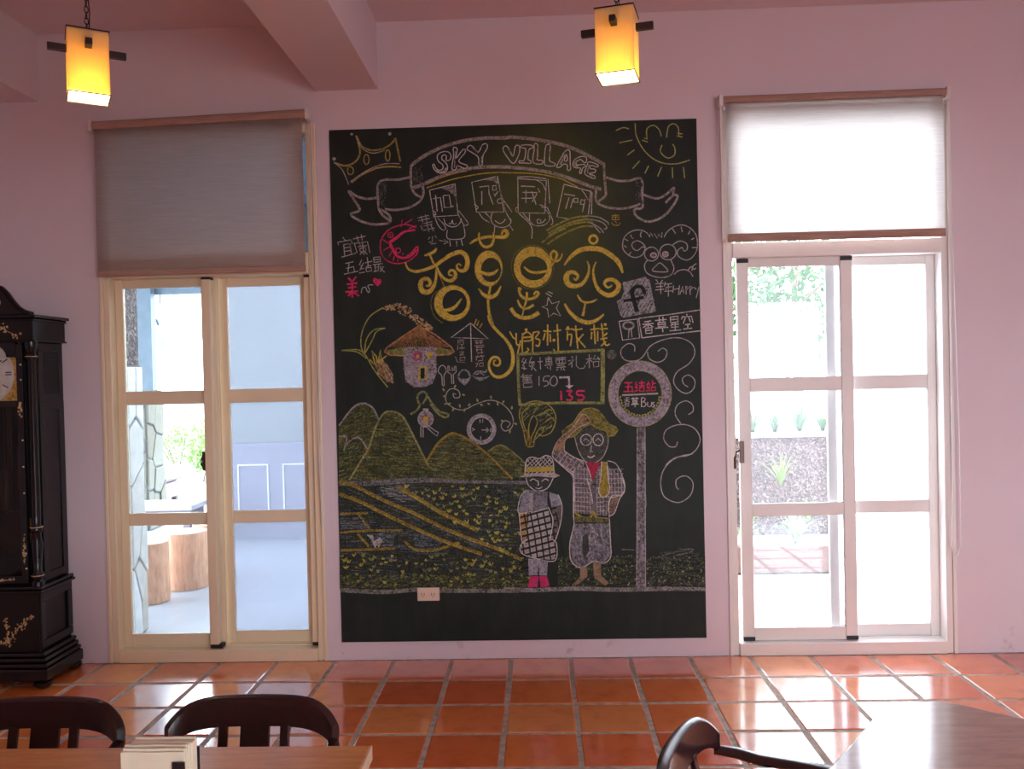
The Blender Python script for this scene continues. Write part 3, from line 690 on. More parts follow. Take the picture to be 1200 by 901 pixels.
# log stools
def log(x, y, r, h, label, sd):
    rs = random.Random(sd); t = thing('log_stool', (x, y, 0), label, 'stool', 'log stools on the terrace')
    ph = [rs.uniform(0, 6) for _ in range(3)]
    def ring(z, k): return [(x+r*k*_c(a)*(1+.03*_s(2*a+ph[0])+.02*_s(5*a+ph[1])), y+r*k*_s(a)*(1+.03*_s(2*a+ph[0])+.02*_s(5*a+ph[1])), z) for a in [2*PI*i/26 for i in range(26)]]
    vs = []; fs = []; prof = [(0, .97), (.02, 1.02), (h*.5, .98), (h-.012, .99), (h, .96)]
    for z, k in prof: vs += ring(z, k)
    for j in range(len(prof)-1):
        for i in range(26): fs.append((j*26+i, j*26+(i+1) % 26, (j+1)*26+(i+1) % 26, (j+1)*26+i))
    fs.append(tuple(range(26))[::-1])
    MB().add(vs, fs).build('trunk', 'log_wood', t, smooth=True)
    MB().add(ring(h, .96)+ring(h+.003, .95), [tuple(range(26, 52))]+[(i, (i+1) % 26, 26+(i+1) % 26, 26+i) for i in range(26)]).build('cut_face', 'log_top', t)
log(-2.76, 1.33, .125, .43, 'slim log stool half hidden by the stone pillar', 1)
log(-2.66, 1.74, .150, .43, 'fat log stool standing in the middle of the three', 2)
log(-2.60, 2.12, .150, .43, 'log stool furthest from the door, behind the fat one', 3)
# bench
bn = thing('bench', (-3.4, 3.2, 0), 'low pale bench beyond the log stools', 'bench')
box('seat', 'bench_white', (-3.95, -3.12, 2.95, 3.35, .40, .45), bn, bevel=.01)
box('apron', 'sofa_leather', (-3.90, -3.16, 2.98, 3.32, .30, .40), bn)
for a in (-3.90, -3.22):
    for b in (2.98, 3.26): box('leg', 'sofa_leather', (a, a+.06, b, b+.06, 0, .30), bn)
# sofa
sf_ = thing('sofa', (-4.9, 5.9, 0), 'mauve upholstered sofa seen end-on at the terrace edge', 'sofa')
sx0, sx1, sy0, sy1 = -6.6, -4.66, 5.5, 6.35
box('base', 'sofa_leather', (sx0, sx1, sy0, sy1, .09, .30), sf_, bevel=.03, seg=3)
box('seat_cushion', 'sofa_leather', (sx0+.02, sx1+.05, sy0-.03, sy1-.05, .31, .50), sf_, bevel=.06, seg=4, smooth=True)
box('backrest', 'sofa_leather', (sx0+.02, sx1-.30, sy1-.20, sy1+.02, .50, .80), sf_, bevel=.05, seg=4, smooth=True)
for a in (sx0+.05, sx1-.11):
    for b in (sy0+.05, sy1-.11): box('leg', 'bar_wood', (a, a+.06, b, b+.06, 0, .09), sf_)
# terrace end wall with painted wainscot
wt = struct('terrace_wall', (-1.5, 3.65, 0))
box('wall_panel', 'outer_plaster', (-3.22, -1.2, 3.65, 3.8, 0, 3.3), wt)
MB().box(-.4, -.25, .16, 3.65, 0, 2.45).build('wall_panel', 'outer_plaster', wt)  # unseen side wall, added and sized to shade the terrace
box('dado', 'wainscot_paint', (-3.22, -1.2, 3.62, 3.65, 0, .92), wt)
box('dado_rail', 'wainscot_paint', (-3.22, -1.2, 3.60, 3.65, .92, .96), wt)
for q in range(4):
    xx = -2.93+.455*q; m = MB(); a, b, z0, z1, e = xx, xx+.31, .18, .75, .012
    m.box(a, b, 3.608, 3.62, z0, z0+e).box(a, b, 3.608, 3.62, z1-e, z1).box(a, a+e, 3.608, 3.62, z0+e, z1-e).box(b-e, b, 3.608, 3.62, z0+e, z1-e); m.build('panel_moulding', 'wainscot_line', wt)
# canopy roof, posts and the hanging sign box
cn = thing('terrace_canopy', (-4, 3, 0), 'blue grey metal canopy over the terrace with steel posts', 'canopy')
box('roof_sheet', 'roof_sheet', (-7.5, -.9, .16, 5.3, 3.32, 3.38), cn)
box('beam', 'steel_post', (-7.5, -.9, 5.12, 5.24, 2.62, 3.32), cn)
for q in range(4): box('rafter', 'steel_post', (-6.6+1.3*q, -6.52+1.3*q, .16, 5.12, 3.24, 3.32), cn)
box('post', 'steel_post', (-4.57, -4.40, 5.0, 5.115, 0, 3.23), cn)
hs = thing('sign_board', (-4.57, 5.63, 2.0), 'white hanging board with a small bird mark beyond the terrace post', 'sign')
box('board', 'bench_white', (-4.72, -4.42, 5.60, 5.66, 2.14, 2.55), hs, bevel=.01); box('lower_panel', 'roof_sheet', (-4.70, -4.50, 5.60, 5.66, 2.0, 2.12), hs)
m = MB(); m.tube([(-4.70, 5.59, 2.36), (-4.65, 5.59, 2.37), (-4.61, 5.59, 2.35), (-4.59, 5.59, 2.29)], .010, 6); m.build('bird_mark', 'steel_post', hs)
m = MB(); m.tube([(-4.57, 5.63, 2.55), (-4.57, 5.63, 2.80), (-4.57, 5.245, 2.80)], .012, 6); m.build('hanger', 'steel_post', hs)

# leafy plants
def leafball(c, rad, n, ls, rs, m):
    for _ in range(n):
        while True:
            p = Vector((rs.uniform(-1, 1), rs.uniform(-1, 1), rs.uniform(-1, 1)))
            if p.length < 1: break
        p = p.normalized()*(p.length**.4); q = Vector(c)+Vector((p.x*rad[0], p.y*rad[1], p.z*rad[2]))
        e = Euler((rs.uniform(-1, 1), rs.uniform(-1, 1), rs.uniform(0, 6.3))).to_matrix()
        l = ls*rs.uniform(.6, 1.3); vs = [(0, 0, 0), (l*.5, l*.25, 0), (l, 0, l*.1), (l*.5, -l*.25, 0)]
        m.add([q+e @ Vector(v_) for v_ in vs], [(0, 1, 2, 3)])
def shrub(x, y, h, r, label, mat, sd, n=900, group='shrubs beyond the terrace', ls=.09):
    t = thing('shrub', (x, y, 0), label, 'shrub', group); rs = random.Random(sd); m = MB()
    for _ in range(6): leafball((x+rs.uniform(-r, r)*.6, y+rs.uniform(-r, r)*.4, h*rs.uniform(.45, .8)), (r*.6, r*.6, h*.32), n//6, ls, rs, m)
    m.build('foliage', mat, t)
    b = MB()
    for _ in range(4): b.tube([(x+rs.uniform(-.06, .06), y+rs.uniform(-.06, .06), -.05), (x+rs.uniform(-r, r)*.5, y+rs.uniform(-r, r)*.3, h*.6)], .012, 5)
    b.build('stem', 'bark', t)
shrub(-6.15, 9.6, 1.05, .75, 'bright green shrub left of the others beyond the sofa', 'leaf_green', 11)
shrub(-5.35, 8.9, .75, .55, 'low green shrub right behind the sofa end', 'leaf_green', 12)
shrub(-4.3, 9.8, .75, .75, 'low shrub at the right edge of the terrace view', 'leaf_pale', 13)
def tree(x, y, h, r, label, sd, mat='leaf_deep'):
    t = thing('tree', (x, y, 0), label, 'tree', 'trees beyond the garden wall'); rs = random.Random(sd); m = MB()
    for _ in range(10): leafball((x+rs.uniform(-r, r)*.7, y+rs.uniform(-r, r)*.5, h*rs.uniform(.45, .92)), (r*.45, r*.45, h*.16), 110, .16, rs, m)
    m.build('foliage', mat, t)
    b = MB(); b.tube([(x, y, -.1), (x+.05, y, h*.4), (x, y+.05, h*.8)], [.09, .07, .03], 8)
    for _ in range(7): z_ = h*rs.uniform(.3, .7); b.tube([(x, y, z_), (x+rs.uniform(-r, r)*.7, y+rs.uniform(-r, r)*.5, z_+h*.2)], [.03, .012], 5)
    b.build('trunk', 'bark', t, smooth=True)

# ------------------------------------------------------------------ outside, right: patio
pf = box('patio_floor', 'grout', (.2, 6.5, .15, 1.9, -.05, -.012), kind='structure')
tsrc = None
for j in range(5):
    for i in range(16):
        c_ = (.44+.345*i, .34+.345*j, -.006)
        if tsrc is None: tsrc = tile_bm().build('tile', 'patio_clay', pf, shift=False); o = tsrc; o.location = c_
        else: o = piece_copy(tsrc, pf, c_)
pl = thing('garden_planter', (2.2, 2.2, 0), 'long low terracotta-coloured planter outside the right door', 'planter')
m = MB(); m.box(.2, 5.5, 1.90, 2.0, 0, .205); m.build('front_wall', 'planter_concrete', pl, bevel=.006)
box('planting_bed', 'soil', (.2, 5.5, 2.0, 2.54, 0, .17), pl)
gw = box('garden_wall', 'pebble_dash', (.2, 6.5, 2.58, 2.75, -.05, 1.00), bevel=.01); tag(gw, 'brownish pebble-dash garden wall behind the planter', 'wall')
cp = box('coping', 'bench_white', (.2, 6.5, 2.55, 2.78, 1.00, 1.04), gw, shift=False)
def tuft(x, y, z, h, n, label, sd, group, mat='leaf_pale', wd=.008, droop=1.0):
    rs = random.Random(sd); m = MB()
    for _ in range(n):
        a = rs.uniform(0, 2*PI); l = h*rs.uniform(.6, 1.15); sp = rs.uniform(.15, .75)*l; pr_ = []
        for q in range(6):
            f = q/5; rr_ = sp*f**1.2; zz = z+l*(f-.62*droop*f**3*(sp/l+.25)); w_ = wd*(1-f*.85)
            dx, dy = _c(a), _s(a); pr_.append(((x+dx*rr_-dy*w_, y+dy*rr_+dx*w_, zz), (x+dx*rr_+dy*w_, y+dy*rr_-dx*w_, zz)))
        vs = [v_ for p_ in pr_ for v_ in p_]; m.add(vs, [(2*q, 2*q+1, 2*q+3, 2*q+2) for q in range(5)])
    return tag(m.build('spider_plant', mat), label, 'plant', group)
tuft(2.13, 2.15, .165, .42, 60, 'big pale grassy clump spilling over the planter edge', 21, 'grassy plants in the planter')
tuft(1.72, 2.12, .165, .30, 40, 'smaller grassy clump at the left end of the planter view', 22, 'grassy plants in the planter')
tuft(2.65, 2.15, .165, .34, 40, 'grassy clump of the planter behind the white-veiled door leaf', 23, 'grassy plants in the planter')
tuft(2.10, 2.44, .60, .32, 26, 'bright green spider plant growing against the pebble wall', 24, 'green plants against the pebble wall', 'leaf_green', .010, .6)
tuft(2.32, 2.44, .30, .24, 20, 'small green sprout low against the pebble wall', 25, 'green plants against the pebble wall', 'leaf_green', .010, .6)
tuft(1.86, 2.44, .30, .20, 16, 'small green sprout low beside the door stile', 26, 'green plants against the pebble wall', 'leaf_green', .010, .6)
for i, (xx, hh) in enumerate(((1.93, .34), (2.12, .24), (2.33, .36), (2.53, .24), (2.80, .3))):
    tuft(xx, 2.66, 1.03, hh, 26, ['leafy tuft on top of the pebble wall, leftmost', 'leafy tuft on top of the wall, second from the left', 'leafy tuft on top of the wall, middle one', 'leafy tuft on top of the wall, beside the sash stile', 'leafy tuft on the wall behind the white-veiled leaf'][i], 30+i, 'tufts on the garden wall', 'leaf_deep', .016, .7)
tree(2.35, 6.5, 3.2, .9, 'pale young tree beyond the garden wall', 41)
tree(3.9, 8.0, 4.0, 1.2, 'taller pale tree further behind the garden wall', 42)
tree(1.5, 8.5, 2.6, .9, 'small pale tree left behind the garden wall', 43)

# ------------------------------------------------------------------ chalkboard with its chalk drawings
k = N('chalkboard_paint'); v = k.coord('World')
BCOL_STOPS = None
def board_col(k):
    v = k.coord('World'); a = k.noise(v, 3, 6, .65); b = k.noise(k.coord('World', (1, 1, .25)), 14, 5)
    c = k.ramp(a, [(.3, lin(.010, .016, .013)), (.7, lin(.020, .030, .025))])
    c = k.mix(.35, c, k.ramp(b, [(.3, lin(.010, .014, .012)), (.75, lin(.028, .038, .032))]))
    # old yellow chalk rubbed into the paint around the upper middle
    mp = k.n('ShaderNodeMapping', i0=k.n('ShaderNodeNewGeometry').outputs['Position']); mp.vector_type = 'POINT'
    mp.inputs['Location'].default_value = (-.155*1.9, 0, -2.50*1.55); mp.inputs['Scale'].default_value = (1.9, 0, 1.55)
    ln = k.n('ShaderNodeVectorMath', {'operation': 'LENGTH'}, i0=mp.outputs[0]).outputs['Value']
    f = k.n('ShaderNodeMapRange', {'interpolation_type': 'SMOOTHSTEP'}, Value=ln, From_Min=.15, From_Max=1.15, To_Min=.62, To_Max=0.).outputs[0]
    f = k.n('ShaderNodeMath', {'operation': 'MULTIPLY'}, i0=f, i1=k.n('ShaderNodeMapRange', Value=a, From_Min=.3, From_Max=.65, To_Min=.55, To_Max=1.0).outputs[0]).outputs[0]
    return k.mix(f, c, lin(.11, .13, .022))
k.done(k.bsdf(board_col(k), .6, .22, k.bump(k.noise(v, 90), .1, .002)))
k = N('chalk'); c0 = board_col(k)
at_ = k.n('ShaderNodeAttribute', {'attribute_name': 'chalk'}); nz = k.noise(k.coord('World'), 95, 3, .7); nz2 = k.noise(k.coord('World'), 22, 2)
f = k.n('ShaderNodeMath', {'operation': 'MULTIPLY_ADD'}, i0=k.n('ShaderNodeMath', {'operation': 'SUBTRACT'}, i0=nz, i1=.5).outputs[0], i1=2.6, i2=at_.outputs['Alpha']).outputs[0]
f = k.n('ShaderNodeMath', {'operation': 'MULTIPLY_ADD', 'use_clamp': True}, i0=k.n('ShaderNodeMath', {'operation': 'SUBTRACT'}, i0=nz2, i1=.5).outputs[0], i1=.9, i2=f).outputs[0]
k.done(k.bsdf(k.mix(f, c0, at_.outputs['Color']), .9, .1))

bd = thing('chalkboard', (-.03, -.0045, .104), 'large dark green chalkboard covered in chalk drawings between the two doors', 'chalkboard')
box('board', 'chalkboard_paint', (-1.048, .991, -.009, -.0006, .104, 2.976), bd)
CR = dict(a1=(500, 155, 10.6), a2=(600, 155, 10.6), a3=(500, 205, 10.6), a4=(595, 205, 10.6), a5=(385, 250, 9.009), a6=(470, 265, 7.838), a7=(590, 270, 7.833), a8=(720, 310, 10.01),
          b1=(510, 370, 10.01), b2=(595, 375, 8.584), b3=(710, 420, 11.26), b4=(640, 470, 7.51), b5=(600, 520, 5.0), b6=(660, 560, 6.678), b7=(395, 550, 6.007), b8=(725, 255, 8.581),
          A=(380, 130, 5.217), B=(600, 130, 5.217), C=(380, 250, 5.217), D=(600, 250, 5.217), E=(380, 340, 4.504), F=(600, 380, 5.217), G=(380, 460, 3.604), H=(590, 460, 3.604))
W_ = (.56, .53, .52); W2 = (.44, .41, .41); Y_ = (.60, .45, .08); GY = (.42, .42, .08); PK = (.68, .045, .15); LV = (.42, .38, .45); TN = (.48, .30, .14); OR = (.50, .27, .08); OL = (.26, .24, .06); GN = (.17, .19, .06); BL = (.20, .23, .27); DK = (.022, .027, .025); GR = (.36, .37, .38); YB = (.36, .26, .05); TP = (.40, .36, .34)
class Chalk:
    n = 0
    def __init__(s, crop): s.crop = crop; s.v = []; s.f = []; s.c = []
    def px(s, pts, crop=None):
        ox, oy, sc = CR[crop or s.crop]; return [(ox+a/sc, oy+b/sc) for a, b in pts]
    def emit(s, uv, fs, col, cov):
        Chalk.n += 1; y = -.0094-.0000012*Chalk.n; b = len(s.v)
        for u, v_ in uv: s.v.append(tuple(at(u, v_, y))); s.c.append((*col, cov))
        s.f += [tuple(b+i for i in f_) for f_ in fs]
    def line(s, P, col, w, cov, smooth):
        n = len(P)
        ws = list(w) if isinstance(w, (list, tuple)) else [w]*n
        if len(ws) != n: ws = [ws[min(len(ws)-1, int(i*(len(ws)-1)/(n-1)+.5))] for i in range(n)]
        if smooth and n > 2:
            Q = []; WW = []; cl = math.dist(P[0], P[-1]) < 1e-6
            for i in range(n-1):
                p0 = P[i-1] if i > 0 else (P[n-2] if cl else P[0]); p1 = P[i]; p2 = P[i+1]; p3 = P[i+2] if i+2 < n else (P[1] if cl else P[-1])
                L = math.dist(p1, p2); m_ = max(2, min(8, int(L/1.6)+1))
                for q in range(m_):
                    t = q/m_; t2 = t*t; t3 = t2*t
                    Q.append(tuple(.5*(2*p1[d]+(p2[d]-p0[d])*t+(2*p0[d]-5*p1[d]+4*p2[d]-p3[d])*t2+(3*p1[d]-p0[d]-3*p2[d]+p3[d])*t3) for d in (0, 1))); WW.append(ws[i]*(1-t)+ws[i+1]*t)
            Q.append(P[-1]); WW.append(ws[-1])
        else: Q, WW = P, ws
        uv = []; m_ = len(Q)
        for i in range(m_):
            a = Q[max(0, i-1)]; b = Q[min(m_-1, i+1)]; dx, dy = b[0]-a[0], b[1]-a[1]; l = math.hypot(dx, dy) or 1; h = WW[i]/2
            uv += [(Q[i][0]-dy/l*h, Q[i][1]+dx/l*h), (Q[i][0]+dy/l*h, Q[i][1]-dx/l*h)]
        s.emit(uv, [(2*i, 2*i+1, 2*i+3, 2*i+2) for i in range(m_-1)], col, cov)
    def st(s, pts, col=W_, w=1.2, cov=.85, smooth=True, crop=None): s.line(s.px(pts, crop), col, w, cov, smooth); return s
    def many(s, L, col=W_, w=1.1, cov=.85, crop=None, smooth=False):
        for p in L: s.st(p, col, w, cov, smooth, crop)
        return s
    def ell(s, cx, cy, rx, ry, col=W_, w=1.2, cov=.85, crop=None, a0=0, a1=360, n=24):
        return s.st([(cx+rx*_c(math.radians(a0+(a1-a0)*i/n)), cy+ry*_s(math.radians(a0+(a1-a0)*i/n))) for i in range(n+1)], col, w, cov, False, crop)
    def fill(s, pts, col, cov=.6, crop=None): P = s.px(pts, crop); s.emit(P, [tuple(range(len(P)))], col, cov); return s
    def disc(s, cx, cy, r, col, cov=.9, crop=None, n=12, ry=None): return s.fill([(cx+r*_c(2*PI*i/n), cy+(ry or r)*_s(2*PI*i/n)) for i in range(n)], col, cov, crop)
    def ring(s, o, i_, col, cov=.8, crop=None, n=40):
        P = s.px([(o[0]+o[2]*_c(2*PI*q/n), o[1]+o[3]*_s(2*PI*q/n)) for q in range(n)]+[(i_[0]+i_[2]*_c(2*PI*q/n), i_[1]+i_[3]*_s(2*PI*q/n)) for q in range(n)], crop)
        s.emit(P, [(q, (q+1) % n, n+(q+1) % n, n+q) for q in range(n)], col, cov); return s
    def hatch(s, poly, ang, gap, w, cols, cov=.5, jit=1.0, seg=14, seed=1, crop=None):
        P = s.px(poly, crop); rs = random.Random(seed); ca, sa = _c(math.radians(ang)), _s(math.radians(ang))
        R_ = [(x*ca+y*sa, -x*sa+y*ca) for x, y in P]; y0 = min(b for a, b in R_); y1 = max(b for a, b in R_); y = y0+gap/2
        while y < y1:
            xs = []
            for a, b in zip(R_, R_[1:]+R_[:1]):
                if (a[1] <= y) != (b[1] <= y): xs.append(a[0]+(b[0]-a[0])*(y-a[1])/(b[1]-a[1]))
            xs.sort()
            for xa_, xb_ in zip(xs[::2], xs[1::2]):
                x = xa_
                while x < xb_-.5:
                    L = seg*rs.uniform(.5, 1.4); e = min(xb_, x+L); yy = y+rs.uniform(-.3, .3)*gap*jit; y2 = yy+rs.uniform(-.35, .35)*gap*jit
                    q = [(x, yy), (e, y2)]; s.line([(a*ca-b*sa, a*sa+b*ca) for a, b in q], rs.choice(cols), w*rs.uniform(.7, 1.3), cov*rs.uniform(.75, 1.2), False); x = e+rs.uniform(0, 1.2)*jit
            y += gap
        return s
    def done(s, name, label=None):
        me = bpy.data.meshes.new(name); o_ = ORG[bd]; me.from_pydata([tuple(Vector(q)-o_) for q in s.v], [], s.f); me.update()
        ca = me.color_attributes.new('chalk', 'FLOAT_COLOR', 'POINT'); ca.data.foreach_set('color', [x for c in s.c for x in c])
        me.materials.append(MATS['chalk']); bm = bmesh.new(); bm.from_mesh(me)
        bmesh.ops.recalc_face_normals(bm, faces=bm.faces)
        for f_ in bm.faces:
            if f_.normal.y > 0: f_.normal_flip()
        bm.to_mesh(me); bm.free()
        o = bpy.data.objects.new(name, me); COL.objects.link(o); o.parent = bd; ORG[o] = o_
        if label: o['label'] = label
        return o

# field and hills first, everything else above them
g = Chalk('G')
hillA = [(60, 140), (120, 65), (165, 45), (205, 65), (228, 110), (200, 200), (160, 290), (100, 370), (62, 370)]
hillB = [(105, 370), (160, 280), (190, 230), (215, 150), (250, 90), (285, 80), (330, 100), (370, 170), (410, 250), (440, 310), (440, 370)]
hillC = [(432, 290), (480, 215), (530, 175), (560, 175), (610, 200), (690, 260), (760, 330), (795, 365), (440, 372)]
hillD = [(690, 250), (730, 225), (765, 230), (829, 280), (865, 320), (870, 360), (795, 360), (740, 300)]
for i, (h, a) in enumerate(((hillA, -18), (hillB, 4), (hillC, 3), (hillD, 8))):
    g.fill(h, (.10, .115, .045), .50); g.hatch(h, a, 1.9, 1.4, [GN, OL, (.08, .09, .05), (.13, .16, .08), (.26, .28, .12)], .48, 1.7, 8, 10+i)
g.many([[(62, 140), (120, 65), (165, 45), (205, 65), (228, 112)], [(62, 185), (95, 190), (82, 245)], [(92, 222), (120, 195), (152, 195), (182, 238)]], W2, 2.0, .55, smooth=True)
g.st(hillB[:-1], (.38, .38, .16), 2.2, .6).st(hillC[:-1], YB, 2.6, .62).st(hillD[:5], (.30, .30, .10), 2.0, .55)
g.done('chalk_hills', 'row of rounded green chalk hills')
g = Chalk('G')
fieldp = [(62, 380), (829, 370), (870, 380), (872, 830), (66, 830)]
g.fill(fieldp, (.060, .066, .060), .45)
g.hatch(fieldp, 1.5, 3.1, 1.4, [BL, (.12, .14, .15), (.10, .12, .06), GN, (.13, .15, .14)], .30, 1.5, 16, 31)
for q in range(5): g.st([(62, 378+q*3), (200, 374+q*4), (400, 362+q*4), (600, 372+q*2), (829, 376+q*2), (868, 374+q*2)], (.30, .30, .30), 1.8, .42)
g.hatch([(62, 395), (200, 450), (420, 555), (640, 655), (720, 670), (480, 570), (250, 470), (110, 410)], 24, 2.2, 1.3, [BL, (.15, .17, .19)], .45, 1, 9, 33)
g.hatch([(230, 395), (330, 390), (420, 450), (330, 460), (250, 430)], 5, 2.2, 1.5, [BL, GR], .5, 1, 9, 34)
g.hatch([(66, 530), (170, 525), (200, 575), (70, 578)], 2, 2.4, 1.5, [BL], .5, 1, 9, 35).hatch([(380, 590), (520, 620), (480, 650), (380, 655)], 8, 2.4, 1.5, [BL], .5, 1, 9, 36).hatch([(190, 595), (300, 590), (290, 650), (200, 650)], 8, 2.4, 1.5, [BL], .5, 1, 9, 37)
for L, w_ in (([(62, 375), (130, 395), (250, 455), (380, 510), (500, 570), (620, 620), (720, 655), (835, 705)], 4.2), ([(62, 428), (150, 460), (280, 525), (420, 590), (540, 640), (665, 682)], 4.2),
              ([(312, 398), (400, 450), (500, 510), (648, 582)], 5), ([(66, 512), (185, 508)], 2.2), ([(145, 515), (190, 572)], 2.4), ([(68, 590), (180, 582), (330, 580)], 2.2),
              ([(140, 595), (188, 648)], 2.6), ([(68, 665), (180, 662), (300, 657)], 2.6), ([(340, 628), (378, 660), (440, 668), (500, 655), (570, 633)], 3)):
    g.st(L, YB, w_, .58).st([(a, b+4) for a, b in L], Y_, w_*.35, .45)
g.done('chalk_rice_field', 'chalk rice field with ochre paths and water')
g = Chalk('G'); rs = random.Random(55)
def sprout(x, y, s_, col):
    for dx in (-1, -.35, .35, 1): 
        if rs.random() < .8: g.st([(x+dx*s_*.25, y), (x+dx*s_*rs.uniform(.8, 1.2), y-s_*rs.uniform(.8, 1.7))], col, 1.15, .9, False)
pts_ = []
while len(pts_) < 190:
    x = rs.uniform(72, 868); y = rs.uniform(395, 822)
    if y < 690 and (y-395) > (x-330)*.62 + 25: continue
    if y < 400: continue
    if 700 < y and rs.random() < .25: pass
    if all(math.hypot(x-a, y-b) > 17 for a, b in pts_): pts_.append((x, y)); sprout(x, y, rs.uniform(6, 11), rs.choice([GY, (.42, .38, .08), (.25, .30, .09), (.20, .22, .08)]))
g.hatch([(66, 770), (870, 770), (870, 828), (66, 828)], 0, 2.6, 1.6, [(.20, .22, .06), GN, (.12, .13, .10), (.32, .34, .10)], .42, 2, 5, 61)
g.crop = 'H'
for _ in range(300):
    x = rs.choice([rs.uniform(230, 560), rs.uniform(600, 852)]); y = rs.uniform(690, 822)
    if x > 600 and y < 700: continue
    a = rs.uniform(-1, 1); L = rs.uniform(5, 11); g.st([(x, y), (x+a*L*.7, y-L)], rs.choice([GY, (.30, .33, .10), (.22, .24, .10), W2]), 1.3, .75, False)
g.hatch([(230, 700), (560, 690), (560, 826), (230, 826)], 0, 3, 2, [(.10, .12, .06), (.08, .10, .08)], .45, 1.5, 10, 62).hatch([(600, 700), (700, 670), (760, 655), (852, 690), (852, 826), (600, 826)], 0, 3, 2, [(.09, .10, .07), (.14, .15, .14)], .42, 1.5, 10, 63)
g.many([[(640, 700), (700, 680), (780, 660), (800, 670), (720, 690)], [(500, 662), (560, 665)]], (.25, .25, .25), 1.4, .5, smooth=True)
for q in range(4): g.st([(-2, 824+q*4), (120, 828+q*4), (300, 822+q*4), (500, 826+q*4), (700, 822+q*4), (853, 826+q*3)], (.36, .36, .35), 1.7, .5)
for q in range(4): g.st([(70, 828+q*4), (250, 836+q*4), (390, 826+q*4), (500, 830+q*4), (829, 833+q*3)], (.34, .34, .30), 1.7, .5, crop='G')
g.done('chalk_grass', 'yellow green chalk sprouts')
g = Chalk('G'); g.fill([(178, 600), (205, 600), (210, 628), (235, 612), (246, 625), (236, 645), (210, 648), (198, 620)], W_, .62); g.many([[(215, 645), (215, 655)], [(230, 645), (230, 653)]], W_, 1.2); g.done('chalk_duck', 'small white chalk duck in the field')

# ribbon banner and title
g = Chalk('A')
top = g.px([(530, 335), (560, 310), (620, 270), (700, 230), (800, 195), (900, 175), (1000, 165), (1100, 165)])+g.px([(0, 160), (100, 168), (180, 180), (300, 205), (400, 240), (480, 280), (565, 328)], 'B')
bot = g.px([(540, 472), (600, 450), (700, 405), (800, 370), (900, 350), (1000, 342), (1100, 342)])+g.px([(0, 345), (100, 355), (200, 370), (300, 395), (400, 430), (480, 460), (545, 478)], 'B')
g.line(top, TP, 4.0, .62, True); g.line(bot, TP, 4.0, .62, True)
yb = g.px([(0, 690), (150, 640), (300, 590), (500, 545), (700, 512), (900, 500)], 'a1')+g.px([(0, 503), (200, 508), (400, 530), (600, 575), (700, 620), (820, 685)], 'a2'); g.line(yb, (.48, .42, .05), 1.3, .9, True)
g.st([(0, 650), (150, 575), (350, 510), (500, 480)], (.45, .32, .08), 1.2, .8, crop='a1')
for L in ([(530, 335), (529, 400), (535, 470), (560, 510), (600, 530)], [(603, 460), (605, 510), (580, 555), (520, 590), (440, 605), (370, 600)], [(522, 405), (450, 420), (380, 420), (337, 435), (325, 480), (330, 560), (335, 600), (360, 640), (402, 670)],
          [(322, 530), (260, 537), (200, 522), (150, 490), (180, 540), (217, 605), (163, 632), (220, 672), (290, 692), (350, 692), (400, 680), (398, 640), (345, 600)]): g.st(L, TP, 2.8, .68)
for L in ([(563, 325), (565, 400), (572, 480), (570, 520), (525, 555)], [(515, 470), (515, 550), (560, 582), (640, 597), (720, 590), (785, 568)], [(575, 405), (650, 427), (720, 425), (777, 410), (797, 440), (795, 520), (797, 590), (750, 602), (760, 642), (820, 675), (880, 667), (940, 632), (990, 570), (1012, 520), (985, 508), (990, 470), (940, 512), (880, 535), (800, 510)], [(985, 515), (938, 562)]): g.st(L, TP, 2.8, .68, crop='B')
g.hatch([(335, 440), (380, 440), (370, 590), (335, 590)], 80, 2, 1.5, [(.2, .2, .2)], .3, 1, 12, 3).hatch([(755, 425), (795, 440), (790, 560), (760, 560)], 80, 2, 1.5, [(.2, .2, .2)], .3, 1, 12, 4, crop='B').hatch([(540, 350), (600, 330), (600, 440), (545, 460)], 80, 2, 1.5, [(.2, .2, .2)], .28, 1, 12, 5)
g.done('chalk_banner', 'white chalk ribbon banner')
g = Chalk('a1')
for L in ([(290, 340), (302, 290), (270, 245), (210, 240), (150, 265), (130, 310), (150, 365), (195, 400), (205, 440), (185, 465), (150, 470), (115, 445), (90, 395), (75, 410), (95, 460), (140, 500), (200, 505), (245, 480), (260, 430), (235, 375), (190, 335), (190, 300), (215, 280), (245, 295), (240, 340), (262, 352), (290, 340)],
          [(330, 195), (352, 188), (380, 212), (365, 320), (450, 215), (482, 220), (470, 262), (400, 360), (502, 412), (500, 442), (470, 450), (380, 415), (370, 450), (345, 470), (315, 455), (320, 380), (335, 290), (330, 195)],
          [(503, 195), (530, 165), (570, 175), (640, 245), (690, 160), (730, 140), (755, 160), (745, 210), (700, 290), (690, 400), (650, 410), (640, 310), (560, 250), (510, 220), (503, 195)]): g.st(L, W_, 1.15, .95)
g.st([(120, 470), (170, 495), (220, 480), (240, 440)], W_, 1.6, .6).st([(360, 230), (352, 330), (345, 440)], W_, 1.2, .45).st([(560, 185), (640, 250)], W_, 1.6, .5).st([(690, 300), (678, 400)], W_, 1.6, .5)
g.done('chalk_lettering', 'outlined white chalk word SKY'); g = Chalk('a1')
for L in (
          [(948, 195), (978, 170), (1010, 190), (1070, 300), (1100, 180), (1130, 160), (1155, 180), (1150, 260), (1100, 370), (1060, 380), (1010, 320), (960, 245), (948, 195)],): g.st(L, W_, 1.15, .95)
g.st([(1020, 210), (1070, 300)], W_, 1.8, .55)
